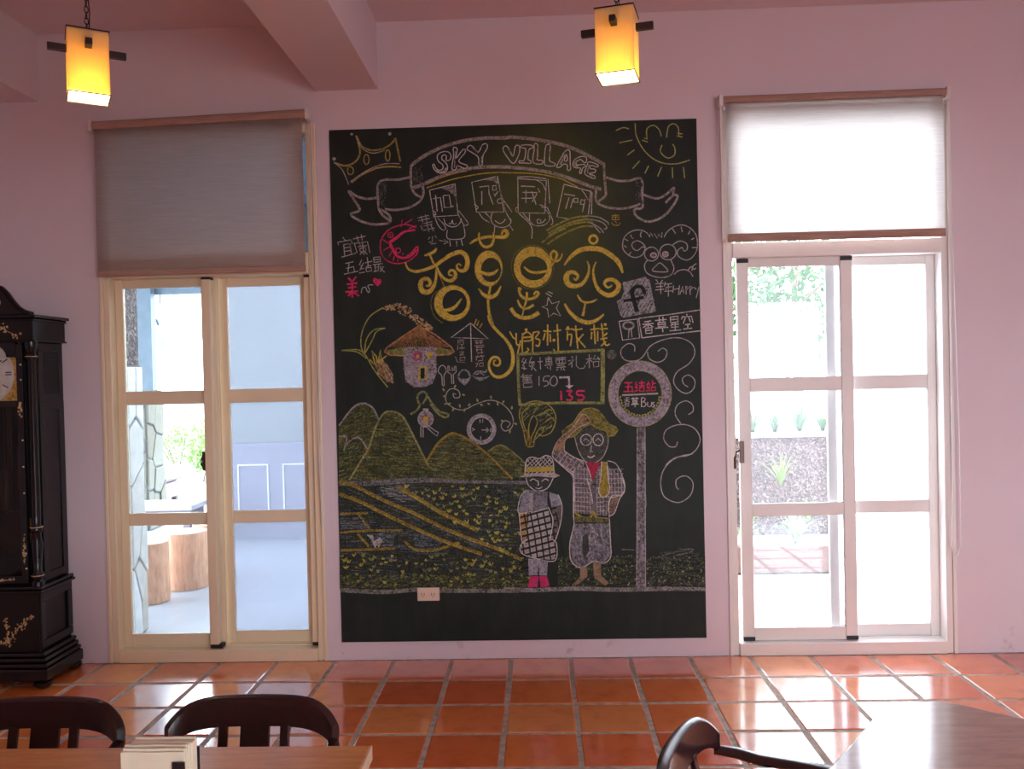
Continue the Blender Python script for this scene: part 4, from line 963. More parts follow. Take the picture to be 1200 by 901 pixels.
for L in ([(110, 165), (180, 155), (250, 165), (257, 195), (212, 215), (200, 330), (232, 355), (230, 385), (150, 380), (93, 380), (90, 355), (150, 345), (170, 210), (120, 192), (110, 165)],
          [(275, 150), (300, 140), (322, 160), (320, 270), (312, 340), (377, 350), (375, 390), (320, 395), (265, 375), (260, 310), (275, 220), (275, 150)],
          [(420, 170), (450, 150), (477, 165), (470, 270), (465, 350), (530, 385), (537, 410), (500, 420), (430, 415), (405, 390), (405, 290), (420, 170)],
          [(555, 435), (580, 370), (620, 300), (660, 235), (700, 218), (720, 250), (722, 380), (727, 460), (690, 470), (685, 405), (640, 395), (600, 430), (555, 435)], [(650, 350), (675, 275), (688, 350), (650, 350)],
          [(925, 360), (920, 310), (860, 300), (790, 330), (758, 380), (765, 425), (800, 442), (850, 445), (838, 500), (857, 512), (880, 440), (912, 430), (900, 400), (850, 402), (805, 405), (800, 370), (850, 338), (900, 378), (925, 360)],
          [(1073, 410), (1000, 375), (950, 370), (930, 420), (903, 490), (920, 530), (1000, 570), (1033, 570), (1025, 540), (960, 510), (1030, 497), (1032, 460), (970, 450), (985, 410), (1050, 432), (1073, 410)]): g.st(L, W_, 1.15, .95, crop='a2')
g.st([(205, 230), (195, 340)], W_, 1.6, .5, crop='a2').st([(320, 180), (318, 330)], W_, 1.8, .5, crop='a2').st([(470, 200), (465, 345)], W_, 1.6, .5, crop='a2').st([(660, 280), (600, 400)], W_, 1.8, .5, crop='a2').st([(800, 345), (775, 400), (820, 425)], W_, 1.5, .5, crop='a2').st([(960, 400), (940, 500), (1000, 550)], W_, 1.5, .45, crop='a2')
g.done('chalk_lettering', 'outlined white chalk word VILLAGE')

# crown and sun
g = Chalk('A')
for L in ([(60, 315), (130, 335), (190, 310), (218, 260), (210, 200), (195, 150)], [(195, 150), (230, 215), (290, 240), (360, 230), (410, 200), (435, 165)], [(435, 165), (450, 240), (465, 310)], [(165, 440), (230, 390), (320, 350), (400, 340), (470, 345)]): g.st(L, (.45, .36, .10), 2.0, .75)
g.many([[(200, 180), (240, 235), (300, 258), (370, 240)], [(60, 315), (110, 360), (150, 450)], [(160, 432), (260, 365), (360, 325), (460, 322)]], W2, 1.1, .8, smooth=True)
g.ell(258, 297, 16, 30, (.40, .33, .10), 1.3).ell(388, 272, 14, 34, (.45, .38, .12), 1.3).ell(160, 365, 18, 24, (.40, .33, .10), 1.3)
g.disc(60, 293, 11, W2).disc(168, 142, 8, W2).disc(400, 140, 10, W2); g.done('chalk_crown', 'yellow chalk crown in the top left corner')
g = Chalk('B')
g.many([[(753, 75), (760, 150), (800, 230), (860, 290), (930, 320), (1010, 322), (1087, 300)], [(825, 165), (825, 110), (865, 88), (900, 115), (912, 155)], [(945, 162), (955, 100), (985, 78), (1015, 100), (1020, 155)], [(917, 208), (908, 250), (950, 287), (992, 270), (996, 230), (983, 203)],
        [(635, 120), (680, 102), (715, 110)], [(655, 195), (735, 178)], [(705, 270), (748, 238)], [(738, 352), (780, 305)], [(812, 382), (835, 335)], [(890, 400), (915, 342)], [(982, 410), (980, 345)], [(1055, 410), (1048, 342)],
        [(795, 178), (830, 190)], [(808, 165), (828, 172)], [(1008, 152), (1042, 160)], [(1012, 137), (1042, 140)]], (.42, .42, .13), 1.25, .95, smooth=True); g.done('chalk_sun', 'yellow chalk smiling sun in the top right corner')

# four figures holding signs
g = Chalk('a3')
g.many([[(35, 190), (90, 520), (390, 500), (352, 110), (35, 190)], [(80, 295), (170, 280), (195, 455)], [(110, 250), (130, 450)], [(205, 258), (280, 250), (305, 400), (220, 405), (205, 258)], [(298, 390), (335, 390)],
        [(860, 20), (560, 90), (618, 460), (960, 460), (880, 15)], [(655, 150), (770, 135), (775, 230), (825, 365)], [(685, 200), (685, 368)], [(820, 135), (860, 130), (865, 185), (820, 190), (820, 135)], [(830, 230), (850, 250), (885, 205), (842, 268)]], W_, 1.15, .85)
g.many([[(395, 440), (510, 590), (490, 625), (455, 612), (385, 475)], [(105, 530), (140, 620), (200, 685), (237, 665), (210, 610), (140, 540)], [(215, 535), (230, 600), (290, 640), (360, 640), (410, 600), (435, 540)], [(275, 598), (300, 608), (320, 560), (325, 600), (350, 612), (370, 595)],
        [(258, 680), (265, 790), (462, 780), (460, 630)], [(285, 800), (295, 885)], [(370, 820), (375, 885)], [(425, 790), (447, 878)], [(590, 365), (640, 400), (612, 430)], [(878, 315), (918, 292), (942, 340), (892, 352), (878, 315)], [(650, 470), (700, 540), (780, 590)], [(720, 465), (800, 540)],
        [(940, 320), (985, 460), (1040, 560)], [(960, 320), (1060, 460)], [(812, 470), (800, 560), (840, 622), (920, 652), (1000, 637), (1046, 590), (1040, 540)], [(848, 565), (900, 600), (945, 590), (978, 548)], [(845, 640), (840, 720)], [(1030, 625), (1075, 690)], [(85, 450), (115, 470), (95, 500), (120, 490)]], W_, 1.0, .8, smooth=True)
g.fill([(180, 165), (350, 118), (385, 380), (345, 260), (270, 195)], W2, .42).fill([(700, 60), (870, 25), (900, 130), (820, 70)], W2, .42).fill([(900, 120), (950, 290), (985, 460), (930, 330)], W2, .45)
g.many([[(125, 30), (130, 470), (460, 475), (480, 70), (125, 45)], [(118, 25), (300, 22), (480, 48)], [(165, 138), (340, 145)], [(180, 215), (370, 218)], [(168, 290), (310, 288)], [(227, 190), (225, 350)], [(300, 205), (352, 370)], [(365, 230), (305, 335)], [(375, 165), (400, 218)],
        [(700, 110), (610, 520), (765, 548)], [(700, 115), (900, 170), (1040, 205)], [(700, 235), (835, 258)], [(762, 280), (720, 420)], [(810, 300), (780, 412)], [(822, 340), (822, 290), (870, 290), (870, 340), (822, 340)], [(900, 360), (915, 305), (960, 320), (950, 370), (900, 360)], [(962, 300), (928, 462)], [(1030, 210), (1002, 490)], [(1047, 215), (1040, 490)]], W_, 1.15, .85, crop='a4')
g.many([[(500, 50), (510, 180), (522, 350)], [(125, 398), (95, 420), (110, 460)], [(398, 370), (440, 385), (480, 405), (418, 402)], [(140, 480), (290, 630), (298, 790)], [(190, 480), (270, 570)], [(270, 480), (275, 570), (320, 620), (400, 632), (480, 605), (522, 540), (500, 470), (470, 430)],
        [(490, 400), (560, 570), (538, 622)], [(370, 600), (368, 552), (410, 560), (400, 600), (372, 600), (430, 590), (472, 545)], [(335, 50), (430, 110), (465, 185)], [(920, 190), (960, 240), (1000, 310)]], W_, 1.0, .8, crop='a4', smooth=True)
g.done('chalk_sign_figures', 'white chalk figures holding up four signs')
g = Chalk('a4')
for L in ([(480, 692), (600, 622), (750, 552), (900, 518), (1010, 518)], [(500, 725), (620, 660), (780, 590), (950, 552), (1050, 560)], [(500, 760), (620, 690), (780, 620), (950, 585), (1060, 592)], [(420, 842), (560, 735), (720, 662)], [(490, 860), (620, 772), (800, 682), (950, 637), (1060, 640)]): g.st(L, (.36, .36, .09), 2.2, .6)
g.many([[(450, 640), (530, 650), (590, 685), (585, 695)], [(470, 660), (550, 680), (580, 715), (560, 722)], [(470, 680), (530, 710), (560, 745)], [(500, 700), (540, 745)]], W2, 1.3, .75, crop='B', smooth=True)
g.many([[(610, 640), (655, 636)], [(632, 630), (632, 668)], [(612, 648), (655, 648), (655, 664), (612, 666), (612, 648)], [(608, 680), (620, 697), (650, 700), (662, 684)], [(630, 674), (642, 686)]], (.42, .30, .05), 1.1, .85, crop='B')
g.done('chalk_waving_hand', 'green chalk arm with spread fingers')
g = Chalk('A')
g.many([[(570, 655), (640, 638)], [(592, 640), (602, 682)], [(618, 634), (628, 680)], [(574, 672), (645, 656)], [(600, 690), (660, 676)], [(606, 705), (662, 690)], [(625, 676), (640, 740)], [(605, 730), (675, 716)], [(590, 700), (600, 725)], [(650, 690), (668, 735)], [(662, 765), (660, 800)], [(645, 770), (636, 785)], [(675, 762), (688, 775)], [(650, 815), (685, 808)],
        [(640, 800), (662, 808)], [(702, 790), (752, 802)], [(732, 785), (757, 802), (730, 814)]], W2, 1.0, .7)
g.disc(750, 800, 6, W2, .8); g.done('chalk_small_note', 'small white handwritten chalk note with an arrow')

# shrimp and the greeting below it
g = Chalk('a5')
g.st([(930, 150), (830, 120), (740, 130), (640, 170), (570, 250), (545, 330), (560, 430), (620, 500), (720, 530), (830, 510), (915, 450), (942, 400), (935, 350), (880, 410), (820, 455)], PK, 1.4, .8)
g.st([(640, 310), (720, 255), (800, 195), (915, 175)], PK, [3.2, 3.6, 2.4, 2.0], .9).st([(650, 320), (680, 380), (715, 440), (780, 470), (860, 452), (930, 385)], PK, [3.4, 3.4, 3, 2.6, 2.6, 2], .9)
g.many([[(640, 320), (560, 268)], [(650, 350), (578, 392)], [(670, 400), (638, 455)], [(700, 440), (680, 505)], [(732, 460), (732, 508)], [(765, 145), (780, 60)], [(800, 112), (890, 60)], [(850, 160), (930, 128)], [(780, 440), (790, 420)]], PK, 1.3, .75)
g.ell(655, 228, 27, 27, PK, 1.1).ell(735, 392, 26, 26, PK, 1.2).disc(655, 228, 9, PK); g.done('chalk_shrimp', 'curled pink chalk shrimp')
g = Chalk('a5')
g.many([[(150, 252), (175, 285)], [(105, 335), (96, 305), (240, 278), (250, 322)], [(160, 330), (170, 445)], [(160, 330), (225, 320), (242, 428)], [(165, 366), (230, 356)], [(168, 402), (235, 392)], [(138, 462), (288, 420)],
        [(260, 270), (390, 240)], [(300, 240), (315, 300)], [(345, 222), (356, 285)], [(270, 310), (302, 418)], [(270, 320), (330, 308), (335, 350)], [(345, 308), (410, 298), (437, 418)], [(310, 352), (402, 340)], [(355, 300), (376, 440)], [(330, 372), (390, 360), (396, 396), (335, 406), (330, 372)], [(360, 410), (330, 436)], [(380, 408), (412, 430)],
        [(175, 530), (262, 510)], [(217, 520), (205, 622)], [(185, 582), (266, 562), (272, 612)], [(163, 642), (312, 610)], [(350, 488), (325, 545), (360, 552)], [(370, 520), (330, 600)], [(330, 588), (376, 580)], [(325, 630), (382, 620)], [(385, 522), (462, 505)], [(408, 462), (420, 560)], [(393, 562), (452, 550)], [(395, 576), (400, 616), (455, 606), (450, 570), (395, 576)],
        [(475, 465), (545, 460), (550, 510), (480, 516), (475, 465)], [(478, 490), (548, 485)], [(468, 542), (572, 530)], [(490, 540), (495, 612)], [(490, 572), (530, 566)], [(530, 540), (525, 602)], [(540, 565), (582, 560), (545, 618)], [(545, 575), (592, 622)], [(475, 616), (530, 602)]], W2, 1.05, .88)
g.st([(345, 842), (355, 792), (390, 778), (402, 810), (425, 837), (432, 800), (415, 770), (430, 755), (472, 755)], W2, 1.1, .85)
g.many([[(208, 680), (240, 712)], [(292, 668), (260, 712)], [(193, 750), (302, 735)], [(205, 786), (292, 775)], [(250, 710), (250, 822)], [(178, 830), (312, 822)], [(250, 820), (208, 872)], [(255, 826), (322, 872)], [(250, 830), (250, 888)]], PK, 2.1, .85)
g.fill([(515, 770), (480, 735), (466, 705), (480, 680), (505, 684), (520, 700), (545, 690), (559, 715), (550, 745)], PK, .95); g.done('chalk_greeting', 'white and pink handwriting with a pink heart')

# large ornamental name
g = Chalk('a6'); c = .9; YG = (.20, .19, .05)
def orn(P, w, crop=None):
    g.st(P, YG, [q+1.3 for q in w], .55, crop=crop); g.st(P, Y_, w, c, crop=crop)
orn([(215, 270), (270, 252), (310, 228), (325, 200)], [1.5, 3, 3, 1])
orn([(265, 265), (285, 310), (300, 345), (325, 375)], [1.6, 2, 2.2, 2.4])
orn([(40, 330), (60, 385), (120, 415), (200, 405), (300, 368), (390, 308), (460, 262), (540, 238), (590, 265), (610, 320), (602, 380), (572, 410), (530, 402), (510, 370), (530, 345), (552, 365)], [1, 2, 3, 3, 3.6, 3.8, 4.4, 5, 5, 5, 5, 4, 3, 2, 1.6, 1])
orn([(325, 385), (320, 480), (300, 550), (260, 600), (205, 600), (178, 550), (192, 495), (240, 482), (268, 515), (255, 548), (228, 545)], [2, 2.6, 4, 5, 6, 5.4, 4.6, 4, 3.4, 2.4, 1.2])
orn([(325, 370), (360, 440), (410, 490), (460, 500), (500, 462), (490, 415), (450, 408), (440, 445), (475, 452)], [2, 2.5, 3, 4, 4, 3.2, 2.6, 2, 1])
g.st([(345, 430), (400, 560)], Y_, 1.0, .7).st([(330, 600), (285, 650), (275, 730), (310, 830), (385, 892)], YG, 1.0, .8)
g.ring((470, 706, 165, 163), (492, 700, 112, 116), Y_, .88).ell(470, 706, 168, 167, YG, 1.0, .6)
orn([(392, 772), (450, 765), (505, 732), (555, 665)], [3, 4, 3.2, 1])
orn([(632, 162), (690, 125), (780, 100), (860, 98), (940, 100), (975, 80), (970, 46), (938, 42), (922, 78)], [1.5, 3, 3.2, 3.2, 4, 4, 4, 3, 1.5])
orn([(716, 58), (720, 130), (750, 178), (792, 192), (832, 170), (850, 120), (848, 58)], [1.2, 2.4, 3, 3, 3, 2.4, 1.2])
g.ring((805, 388, 127, 162), (826, 402, 92, 112), Y_, .88).ell(805, 388, 130, 166, YG, 1.0, .6)
orn([(728, 420), (790, 440), (850, 432), (892, 393)], [3, 4, 3.4, 1])
orn([(822, 545), (805, 640), (800, 720), (815, 820), (842, 905)], [2, 2.4, 2.6, 2.6, 2.6])
orn([(712, 572), (760, 630), (820, 652), (880, 620), (918, 548)], [1, 3.6, 4.6, 3.6, 1])
orn([(622, -10), (650, 80), (720, 170), (800, 250), (870, 340), (908, 440), (908, 560), (870, 650), (790, 710), (700, 710), (642, 640), (632, 560), (670, 492), (730, 490), (762, 540), (740, 583), (692, 575), (690, 530), (715, 520)], [2.6, 2.8, 3, 3, 3.5, 4, 4, 4, 3.5, 3, 2.5, 2.5, 2.5, 2.5, 2, 2, 1.6, 1.4, 1], 'b1')
g.crop = 'a7'
g.ring((270, 336, 176, 190), (278, 348, 124, 110), Y_, .88).ell(266, 336, 196, 204, YG, 1.0, .6)
orn([(188, 333), (240, 375), (320, 386), (412, 368)], [1, 2.5, 3.2, 2])
orn([(440, 325), (480, 260), (490, 212), (460, 188), (434, 220), (445, 262), (480, 285), (520, 262), (542, 212)], [2, 2.5, 2.5, 2.5, 2.5, 2, 2, 1.5, .8])
orn([(165, 545), (142, 528), (150, 575), (175, 612), (230, 630), (295, 612), (322, 575), (298, 562), (278, 592)], [2, 2.4, 2.6, 2.8, 3, 2.8, 2.4, 2, 1.6])
orn([(215, 565), (212, 630), (190, 710), (170, 795)], [1.8, 2.4, 1.6, 1.2]); orn([(130, 638), (160, 700), (215, 716), (278, 682)], [1.5, 2.5, 2.6, 2.6]); orn([(68, 712), (110, 772), (180, 802), (260, 792), (325, 752)], [4, 4, 4, 4, 4.6])
g.ring((825, 82, 47, 48), (825, 84, 26, 26), Y_, .9)
orn([(558, 318), (620, 240), (700, 182), (800, 165), (900, 178), (990, 230), (1060, 300), (1095, 390)], [1.6, 4, 5.2, 5.6, 5.6, 5.6, 5, 1.4])
orn([(768, 278), (786, 340), (770, 420), (720, 490), (650, 512), (592, 488), (575, 430), (602, 388), (650, 386), (684, 420), (665, 455), (645, 436)], [1, 2, 3, 4, 5, 6.2, 6.2, 5, 4, 3, 2, 1])
orn([(850, 288), (825, 360), (835, 460), (880, 550), (960, 594), (1030, 570), (1058, 505), (1010, 455), (952, 455), (927, 490), (960, 524), (1000, 502)], [1, 2, 3, 4, 5, 5.6, 5.2, 4.2, 3.6, 3, 2, 1])
orn([(680, 592), (710, 640), (752, 660), (810, 655), (862, 630)], [1.8, 2, 2.2, 2, 1]); orn([(752, 660), (742, 720), (728, 785)], [1.6, 2, 3]); orn([(560, 672), (610, 750), (690, 820), (780, 845), (860, 820), (922, 768)], [1.6, 3.4, 4.6, 4.4, 3.2, 1.4])
g.many([[(410, 615), (445, 672), (515, 650), (485, 712), (525, 787), (460, 760), (415, 797), (405, 722), (353, 700), (400, 686), (410, 615)], [(388, 575), (442, 607)], [(408, 560), (452, 580)]], W_, 1.0, .9)
g.done('chalk_name_lettering', 'large ornamental yellow chalk characters')
g = Chalk('b2')
g.many([[(20, 115), (60, 182), (92, 186)], [(85, 130), (90, 242), (132, 246)], [(130, 205), (100, 332)], [(150, 130), (145, 300), (165, 332), (212, 300), (195, 282)], [(150, 150), (190, 120), (235, 150), (235, 202), (160, 212)], [(155, 176), (235, 170)], [(255, 125), (250, 332)], [(255, 125), (317, 120), (280, 180), (322, 202), (310, 262), (280, 250)],
        [(358, 110), (440, 115)], [(402, 45), (400, 255)], [(376, 130), (358, 202)], [(426, 140), (430, 222)], [(460, 112), (536, 100)], [(497, 42), (507, 322), (458, 292)], [(580, 92), (662, 90)], [(600, 110), (600, 205)], [(600, 150), (642, 150), (630, 262)], [(660, 100), (752, 88)], [(683, 55), (690, 140), (705, 288)], [(762, 140), (690, 222)], [(700, 180), (782, 278)],
        [(828, 97), (922, 85)], [(868, 42), (880, 242)], [(845, 120), (840, 192)], [(905, 110), (905, 212)], [(943, 32), (960, 160)], [(925, 90), (1007, 85)], [(1002, 130), (950, 172)], [(930, 192), (1002, 180)], [(950, 150), (985, 250), (1027, 240)], [(938, 262), (990, 215)]], Y_, 1.75, .9, smooth=True)
for p in ((185, 98), (465, 202), (605, 76), (980, 45)): g.disc(p[0], p[1], 15, Y_, .9)
g.done('chalk_inn_lettering', 'smaller row of yellow chalk characters')
g = Chalk('b2')
for d in (-8, 0, 8):
    g.st([(90, 345+d), (300, 336+d), (500, 325+d), (750, 312+d), (970, 300+d)], (.33, .34, .11), 1.5, .7, False).st([(955+d*1.6, 300), (957+d*1.6, 560), (952+d*1.6, 845)], (.33, .34, .11), 2.0, .7, False).st([(970, 832+d), (600, 832+d), (350, 838+d), (120, 855+d)], (.33, .34, .11), 1.3, .65, False).st([(102+d, 345), (106+d, 600), (122+d, 860)], (.33, .34, .11), 1.4, .65, False)
g.many([[(165, 380), (140, 420), (192, 430)], [(187, 395), (150, 462)], [(165, 460), (165, 502)], [(138, 480), (192, 490)], [(240, 370), (220, 420), (267, 420)], [(213, 432), (272, 430)], [(245, 430), (240, 502)], [(213, 450), (230, 470)], [(267, 445), (250, 470), (287, 512)],
        [(325, 372), (330, 497)], [(303, 420), (352, 415)], [(375, 385), (447, 380)], [(385, 400), (440, 395), (447, 430), (385, 440), (385, 400)], [(385, 420), (440, 415)], [(412, 362), (412, 452)], [(368, 456), (452, 450)], [(430, 450), (430, 502)], [(395, 470), (407, 487)],
        [(478, 385), (587, 375)], [(485, 402), (582, 395), (582, 432), (490, 440), (485, 402)], [(515, 385), (520, 437)], [(550, 380), (550, 432)], [(500, 457), (570, 452)], [(488, 477), (582, 470)], [(535, 475), (540, 503)], [(507, 490), (490, 507)], [(560, 485), (572, 507)],
        [(640, 362), (657, 385)], [(608, 412), (672, 395), (613, 452)], [(645, 420), (645, 478)], [(690, 358), (690, 460), (720, 490), (770, 482), (777, 455)], [(820, 345), (820, 482)], [(788, 395), (852, 385)], [(818, 400), (788, 442)], [(825, 400), (852, 420)], [(880, 352), (860, 395), (917, 390)], [(905, 368), (927, 402)], [(860, 420), (917, 415), (915, 467), (865, 472), (860, 420)],
        [(160, 540), (133, 577)], [(155, 560), (155, 617)], [(150, 565), (247, 555)], [(155, 582), (237, 575)], [(155, 598), (237, 592)], [(148, 618), (247, 610)], [(195, 550), (197, 612)], [(155, 636), (247, 630), (242, 672), (160, 677), (155, 636)], [(315, 565), (315, 662)]], W2, 1.0, .85)
g.many([[(425, 563), (370, 568), (357, 612), (392, 612), (408, 632), (400, 655), (362, 667)], [(460, 563), (430, 600), (430, 645), (465, 662), (497, 630), (490, 580), (460, 563)]], W2, 1.1, .9, smooth=True)
g.many([[(518, 578), (618, 574)], [(616, 570), (618, 660)]], W_, 2.2, .8).fill([(578, 660), (662, 655), (620, 692)], W_, .8)
g.st([(535, 712), (540, 808)], PK, 2.3, .9)
g.many([[(590, 715), (645, 710), (615, 748), (650, 775), (632, 805), (588, 800)], [(775, 712), (702, 715), (700, 752), (752, 757), (768, 785), (740, 805), (700, 803)]], PK, 2.1, .9, smooth=True)
g.done('chalk_price_box', 'green framed chalk price box, 150 reduced to a pink 135')

# small house chart, cutlery, cup and plate
g = Chalk('b1')
g.many([[(415, 85), (188, 255), (400, 262), (622, 270), (415, 85)], [(415, 85), (420, 300), (427, 540)]], W_, 1.05, .85)
g.many([[(485, 38), (458, 112)], [(512, 58), (490, 118)], [(552, 88), (520, 142)]], (.5, .36, .06), 1.3, .85)
g.many([[(265, 285), (342, 285)], [(270, 285), (262, 402)], [(290, 305), (332, 305), (332, 336), (290, 336), (290, 305)], [(310, 336), (310, 362)], [(285, 380), (347, 375)], [(312, 360), (315, 402)], [(285, 425), (337, 425)], [(290, 445), (332, 462)], [(332, 440), (290, 467)], [(238, 480), (258, 540), (352, 547)], [(290, 490), (352, 485), (347, 522), (290, 522), (290, 490)],
        [(463, 295), (562, 290)], [(470, 320), (557, 315)], [(490, 288), (490, 332)], [(530, 285), (535, 332)], [(463, 352), (572, 345)], [(480, 372), (577, 368)], [(490, 350), (490, 422)], [(478, 400), (547, 395)], [(488, 440), (562, 430)], [(545, 380), (547, 442)], [(468, 482), (577, 470)], [(500, 460), (478, 522)], [(540, 460), (562, 512)], [(500, 530), (562, 520)], [(470, 560), (502, 550), (480, 602)], [(520, 555), (562, 550), (562, 592), (520, 592), (520, 555)]], (.45, .36, .36), .95, .7)
g.st([(80, 580), (45, 612), (38, 660), (75, 702), (85, 810), (105, 812), (103, 702), (130, 655), (115, 600), (80, 580)], W2, 1.0, .9)
g.st([(150, 588), (148, 660), (190, 690), (195, 795), (217, 797), (212, 690), (246, 660), (242, 588), (225, 592), (222, 642), (207, 642), (198, 600), (188, 642), (166, 642), (165, 590), (150, 588)], W2, 1.0, .9, False)
g.fill([(252, 700), (300, 738), (380, 738), (424, 700), (395, 770), (345, 818), (285, 770)], GR, .62).st([(272, 705), (298, 655), (340, 635), (385, 655), (408, 705)], GR, 1.8, .65)
g.fill([(430, 700), (500, 722), (580, 722), (645, 700), (600, 737), (530, 765), (470, 742)], GR, .55).many([[(450, 692), (480, 655), (530, 650), (590, 660), (605, 628)], [(480, 690), (530, 670), (580, 700)]], GR, 1.6, .55, smooth=True)
g.done('chalk_house_chart', 'thin white chalk roof with writing, spoon, fork, cup and plate below')

# mushroom house, rice plant, corn
g = Chalk('E')
roof = [(500, 188), (420, 240), (330, 303), (318, 325), (345, 342), (420, 346), (590, 343), (660, 339), (686, 325), (670, 300), (590, 238)]
g.fill([(325, 318), (420, 298), (590, 298), (682, 318), (655, 339), (590, 343), (420, 346), (345, 342)], (.26, .26, .08), .60)
for i in range(25):
    f_ = i/24; g.st([(498+4*f_, 195), (345+310*f_, 300+6*_s(f_*PI))], random.Random(i).choice([(.36, .17, .07), (.30, .20, .07), (.40, .20, .12)]), 1.1, .62, False)
g.st(roof+[roof[0]], (.50, .25, .12), 1.7, .8, False)
wl = [(420, 305), (590, 300), (592, 440), (570, 495), (520, 512), (470, 510), (430, 480), (418, 400)]
g.fill(wl, (.34, .30, .35), .72).hatch(wl, 55, 2.2, 1.2, [W2, LV], .5, 1, 5, 71)
g.st([(502, 405), (538, 402), (536, 470), (502, 475), (502, 405)], (.48, .37, .05), 2.6, .9, False).fill([(508, 412), (530, 410), (529, 464), (508, 466)], DK, 1)
for q in range(7): g.disc(490+17*_c(q*.9), 347+20*_s(q*.9), 9, (.45, .10, .20), .8)
g.disc(492, 350, 9, (.5, .36, .08)).disc(557, 342, 17, (.5, .38, .06), .75)
g.done('chalk_mushroom_house', 'orange roofed mushroom house in chalk')
g = Chalk('E')
g.many([[(335, 512), (270, 430), (225, 355), (195, 300), (200, 220), (240, 140), (310, 92)], [(213, 342), (222, 262), (262, 210), (322, 200)], [(216, 330), (250, 270), (275, 220), (322, 200)], [(222, 360), (170, 325), (92, 318)], [(225, 352), (180, 315), (92, 318)]], (.36, .38, .10), 1.3, .85, smooth=True)
cn_ = [(262, 385), (298, 362), (335, 395), (362, 450), (368, 492), (330, 482), (285, 440)]
g.fill(cn_, (.34, .20, .10), .62).hatch(cn_, 60, 2.2, 1.4, [(.5, .36, .2), (.40, .22, .10), (.45, .40, .32)], .7, 1, 4, 72)
g.many([[(268, 392), (258, 350), (250, 320), (275, 350), (280, 385)], [(282, 385), (298, 315), (302, 365), (312, 375)], [(262, 392), (240, 365)], [(298, 370), (330, 345)]], (.45, .40, .08), 1.6, .8)
rs = random.Random(8)
for _ in range(210):
    f_ = rs.random()**.8; x = 310+258*f_; yc_ = 92-22*_s(min(1, f_*1.4)*PI)+112*f_**2.1; sp = 8+46*min(1, f_*2.2)*(1-.55*f_); y = yc_+rs.uniform(-.35, 1)*sp; a = rs.uniform(.2, 1.3); L = rs.uniform(5, 9)
    g.st([(x, y), (x+L*_c(a), y+L*_s(a))], rs.choice([(.50, .34, .16), (.42, .27, .12), (.55, .42, .22)]), 1.5, .9, False)
g.done('chalk_rice_and_corn', 'tan chalk rice ear and corn cob')
g = Chalk('E')
for L in ([(455, 655), (490, 632), (508, 600)], [(500, 600), (492, 560), (520, 535), (542, 555), (520, 600)], [(545, 560), (575, 605), (610, 640), (655, 655), (640, 672), (600, 650), (560, 600)]): g.st(L, (.26, .29, .12), 2.4, .7)
g.disc(535, 680, 40, (.38, .34, .38), .62, n=18).ell(535, 680, 40, 42, W2, 1.0).disc(535, 682, 17, (.5, .33, .06), .9).st([(520, 630), (550, 630)], W_, 2.4, .8, False).many([[(510, 712), (510, 775), (522, 775), (522, 718)], [(535, 718), (575, 755), (595, 770), (602, 750), (585, 742), (545, 712)]], W2, 1.1, .85)
g.st([(695, 550), (680, 545), (688, 568), (715, 562), (708, 530), (670, 520), (645, 545), (645, 590), (690, 625), (740, 630), (800, 602), (870, 581), (930, 595), (980, 640), (998, 690), (985, 730), (950, 742), (933, 712), (955, 688), (982, 703), (965, 725)], W2, 1.0, .85)
rs = random.Random(4)
for (x, y, a) in ((630, 525, .9), (635, 560, .2), (660, 600, 2.6), (690, 508, 2.2), (735, 552, .2), (680, 630, 2.0), (716, 610, 1.4), (740, 632, 1.9), (765, 605, 2.4), (808, 580, 1.2), (830, 605, .3), (868, 600, .4), (880, 565, 1.4), (915, 600, 1.3), (945, 590, 2.2), (990, 620, 1.6), (1010, 705, .4), (980, 745, 1.8), (940, 690, .6), (640, 600, .1)):
    g.st([(x-8*_c(a), y-10*_s(a)), (x, y), (x+8*_c(a), y+10*_s(a))], (.36, .38, .12), [.6, 2.4, .6], .9)
g.done('chalk_radish_and_vine', 'chalk figure and curling leafy vine')
g = Chalk('E'); g.ring((830, 733, 78, 82), (830, 733, 60, 64), (.40, .38, .40), .68).ell(830, 733, 58, 62, W2, 1.0)
g.many([[(780, 728), (795, 735), (780, 742)], [(822, 682), (822, 700)], [(836, 680), (836, 700)], [(830, 738), (868, 738)], [(855, 726), (868, 738), (855, 750)], [(878, 728), (878, 748)], [(826, 770), (826, 788)]], W2, 1.1, .85); g.done('chalk_clock', 'round white chalk clock face')
g = Chalk('F')
g.many([[(88, 742), (70, 650), (45, 560), (62, 500), (130, 470), (200, 480), (250, 520), (268, 580), (242, 655), (190, 682), (160, 670)], [(85, 655), (60, 560), (90, 510)], [(110, 740), (102, 630), (128, 560), (155, 590), (142, 640), (118, 690)], [(130, 722), (158, 650), (190, 628), (186, 660), (140, 705), (130, 745), (92, 748)], [(200, 600), (240, 570), (262, 590)], [(170, 560), (220, 520), (245, 530)], [(130, 545), (160, 500), (190, 490)], [(80, 540), (110, 495), (140, 485)], [(205, 640), (245, 620)], [(150, 560), (200, 540), (235, 560)]], (.36, .33, .08), 1.3, .85, smooth=True)
bc = [(50, 560), (65, 505), (130, 478), (200, 485), (250, 525), (262, 590), (235, 650), (180, 660), (160, 600), (130, 555), (80, 600)]
g.hatch(bc, -35, 4.0, 1.2, [(.24, .24, .08), (.30, .32, .12)], .5, 1.5, 9, 81); g.hatch([(75, 650), (105, 640), (125, 735), (92, 745)], 85, 2.2, 1.3, [YB], .6, 1, 9, 82)
g.done('chalk_broccoli', 'olive chalk broccoli')

